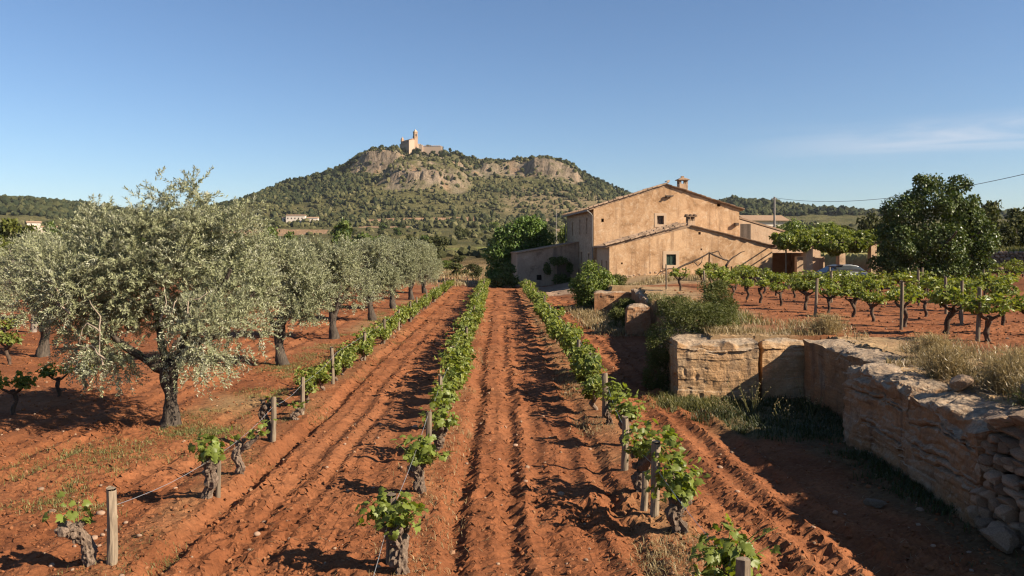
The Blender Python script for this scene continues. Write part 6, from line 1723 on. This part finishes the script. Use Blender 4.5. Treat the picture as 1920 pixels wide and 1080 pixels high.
grass('row_grass', 'thin weeds growing under the left vine row', strip(-3.5, .16, 6.8, 34, 420, .05, 3), .03, .10, 1.1, 'grass_green', 3, .003, 18)
grass('grove_grass', 'dry grass and weeds in patches below the olive row', np.concatenate([strip(-5.0, .35, 9, 40, 520, .2, 4), np.stack([g_.normal(-4.9, .3, 150), g_.normal(12.9, .3, 150)], 1), np.stack([g_.normal(-5.7, .5, 160), g_.normal(11.4, .5, 160)], 1), np.stack([g_.normal(-5.3, .35, 130), g_.normal(20, .5, 130)], 1)]), .03, .11, 1.1, 'grass_green', 4, .0035, 22, .10)
yy = g_.uniform(6.2, 15, 2600); tr = np.stack([edge(yy) + .15 + np.abs(g_.normal(.75, .62, 2600)) + .5 * (yy < 12), yy], 1)
tr = tr[(vn2(tr[:, 0] / .6, tr[:, 1] / .6, 471) > -.35) & ~((tr[:, 1] > 12.3) & (tr[:, 1] < 15.9) & (tr[:, 0] < 7.0))]
grass('terrace_grass', 'dry straw coloured grass along the top of the quarried ledge', tr[::2], .08, .28, 1.0, 'grass_dry', 5, .0045, 14, .08)
tr = np.stack([g_.uniform(3.9, 7.6, 420), g_.normal(17.4, .8, 420)], 1); tr = tr[(tr[:, 0] > edge(tr[:, 1]) + .2) & (vn2(tr[:, 0] / .7, tr[:, 1] / .7, 475) > -.2)]
grass('terrace_grass', 'yellowish grass on the terrace behind the broad rock block', tr, .08, .26, 1.0, 'grass_dry', 6, .006, 14, .1)
tr = np.stack([g_.uniform(5.0, 7.6, 600), g_.uniform(18, 30, 600)], 1); tr = tr[(tr[:, 0] < edge(tr[:, 1]) + 1.9 - .06 * (tr[:, 1] - 18)) & (vn2(tr[:, 0] / .9, tr[:, 1] / .9, 479) > -.1)]
grass('terrace_grass', 'green and straw coloured grass on the rim behind the wild shrub', tr, .1, .3, 1.0, 'grass_green', 7, .008, 12, .14)
tr = np.stack([g_.uniform(3.3, 6.1, 620), g_.uniform(12.4, 15.7, 620)], 1); tr = tr[tr[:, 0] > 3.6 - .35 * (tr[:, 1] - 14) + .5 * vn2(tr[:, 0] * 2, tr[:, 1] * 2, 9)]
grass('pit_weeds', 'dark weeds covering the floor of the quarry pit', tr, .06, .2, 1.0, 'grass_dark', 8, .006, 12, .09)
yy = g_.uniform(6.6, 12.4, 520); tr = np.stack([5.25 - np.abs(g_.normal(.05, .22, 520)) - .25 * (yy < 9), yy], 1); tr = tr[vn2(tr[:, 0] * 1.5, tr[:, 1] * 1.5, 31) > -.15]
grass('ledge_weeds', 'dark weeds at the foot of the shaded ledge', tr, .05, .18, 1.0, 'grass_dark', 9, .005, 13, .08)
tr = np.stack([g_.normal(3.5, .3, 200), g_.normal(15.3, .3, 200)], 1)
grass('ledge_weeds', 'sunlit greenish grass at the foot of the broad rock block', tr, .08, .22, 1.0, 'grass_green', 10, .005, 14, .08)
tr = np.stack([g_.uniform(5, 15, 900), g_.uniform(44, 52.3, 900)], 1); tr = tr[vn2(tr[:, 0] / 1.5, tr[:, 1] / 1.5, 481) > -.2]
grass('house_grass', 'dry grass before the front wing of the farmhouse', tr, .1, .35, .8, 'grass_dry', 11, .015, 12, .25)
tr = np.stack([g_.uniform(3.3, 5.5, 500), g_.uniform(27, 40, 500)], 1); tr = tr[tr[:, 0] < edge(tr[:, 1]) + .2]
grass('rim_grass', 'pale grass below the reddish rock bank', tr, .1, .32, .9, 'grass_dry', 12, .012, 12, .16)
tr = np.stack([g_.uniform(33, 46, 1100), g_.uniform(59.3, 66, 1100)], 1)[::2]
grass('field_grass', 'tall yellow green grass above the far stone wall', tr, .4, .8, .5, 'grass_green', 13, .03, 12, .25)
tr = np.stack([g_.uniform(-14, 3, 900), g_.uniform(62, 110, 900)], 1)[::2]
grass('field_grass', 'dry grass past the far ends of the vine rows', tr, .2, .6, .7, 'grass_dry', 14, .04, 10, .5)

def weed(x, y, h, n, label, seed, mat='grass_green'):
    g_ = np.random.default_rng(seed); t = thing('tall_weed', label, 'weed', (x, y, gz(x, y)))
    mb = MB(); mf = MB()
    for k in range(n):
        a = g_.uniform(0, 6.3); l = h * g_.uniform(.6, 1.1); d = unit(np.array([math.cos(a) * .45, math.sin(a) * .45, 1]))
        tt = np.linspace(0, 1, 5)[:, None]; P = np.array([g_.normal(0, .05), g_.normal(0, .05), 0]) + d * l * tt + .06 * g_.normal(size=3) * tt ** 2
        mb.tube(P, np.linspace(.005, .003, 5), 4)
        for q in range(4):
            b = g_.uniform(0, 6.3); s0 = P[2 + q % 3]; mb.tube(np.array([s0, s0 + np.array([math.cos(b) * .07, math.sin(b) * .07, .08])]), .0025, 3)
            mf.add(ICO0[0] * .011 + s0 + np.array([math.cos(b) * .07, math.sin(b) * .07, .085]), ICO0[1])
        mf.add(ICO0[0] * .015 + P[-1], ICO0[1])
    link('stem', mb.mesh('stem', M[mat], True), t); link('seed_heads', mf.mesh('seed_heads', M['grass_dry']), t)
weed(4.45, 14.2, .62, 9, 'tall pale stalked weed in front of the broad rock block', 1)
weed(4.0, 14.4, .3, 7, 'short pale stalked weed left of the tall one', 2)
weed(5.55, 14.3, .5, 8, 'grey stalked weed in the pit under the shaded rock face', 3)
weed(4.75, 13.4, .35, 8, 'short leafy weed at the mouth of the quarry pit', 4)
for k, (x, y, sc, lab) in enumerate(((6.1, 10.9, .38, 'dry brown bush on top of the near shaded outcrop'), (6.3, 9.9, .36, 'dry brown bush above the grey topped outcrop'), (6.25, 9.15, .3, 'low dry bush behind the pointed boulder'), (5.75, 7.3, .45, 'dry bush on the stone wall past the frame edge'), (5.85, 8.3, .4, 'dry bush between the boulders above the stone stack'), (6.9, 10.6, .4, 'dry bush further back on the terrace above the outcrop'), (7.0, 12.9, .34, 'dark low bush at the corner of the shaded rock face'), (6.8, 16.6, .35, 'pale tussock on the terrace behind the pit corner'))):
    gq = np.random.default_rng(160 + k); mb = MB()
    P = np.tile(np.array([[0, 0, 0.0]]), (700, 1)) + gq.normal(0, .12, (700, 3)) * np.array([1, 1, 0]); 
    a = gq.uniform(0, 6.3, 700); b = np.abs(gq.normal(0, .6, 700))
    D = np.stack([np.cos(a) * np.sin(b), np.sin(a) * np.sin(b), np.cos(b)], 1)
    leaf_block(mb, P, D, gq.normal(size=(700, 3)), sc * gq.uniform(.6, 1.5, 700), .006, .0)
    Q = P + D * sc * gq.uniform(.3, 1.2, (700, 1)); D2 = unit(D + .8 * gq.normal(size=(700, 3)))
    for _ in range(3): leaf_block(mb, P + D * sc * gq.uniform(.3, 1.2, (700, 1)), unit(D + .8 * gq.normal(size=(700, 3))), gq.normal(size=(700, 3)), .09 * gq.uniform(.5, 1.3, 700), .010, .1)
    o = link('dry_bush', mb.mesh('dry_bush', M['grass_dry' if k != 4 else 'grass_dark']), None, (x, y, gz(x, y) - .02)); tag(o, lab, 'bush', 'dry bushes on the ledge')

# ------------------------------------------------------------------ the air between here and the hill
hz = bpy.data.materials.new('haze'); hz.use_nodes = True; hz.node_tree.nodes.clear()
hv = nd(hz.node_tree, 'ShaderNodeVolumePrincipled', None, {'Color': (.86, .92, 1, 1), 'Density': 0.00005, 'Anisotropy': .2})
ho = nd(hz.node_tree, 'ShaderNodeOutputMaterial'); hz.node_tree.links.new(hv.outputs[0], ho.inputs['Volume'])
tag(link('haze', MB().box((0, 950, 79), (9600, 2300, 164)).mesh('haze', hz)), kind='stuff')
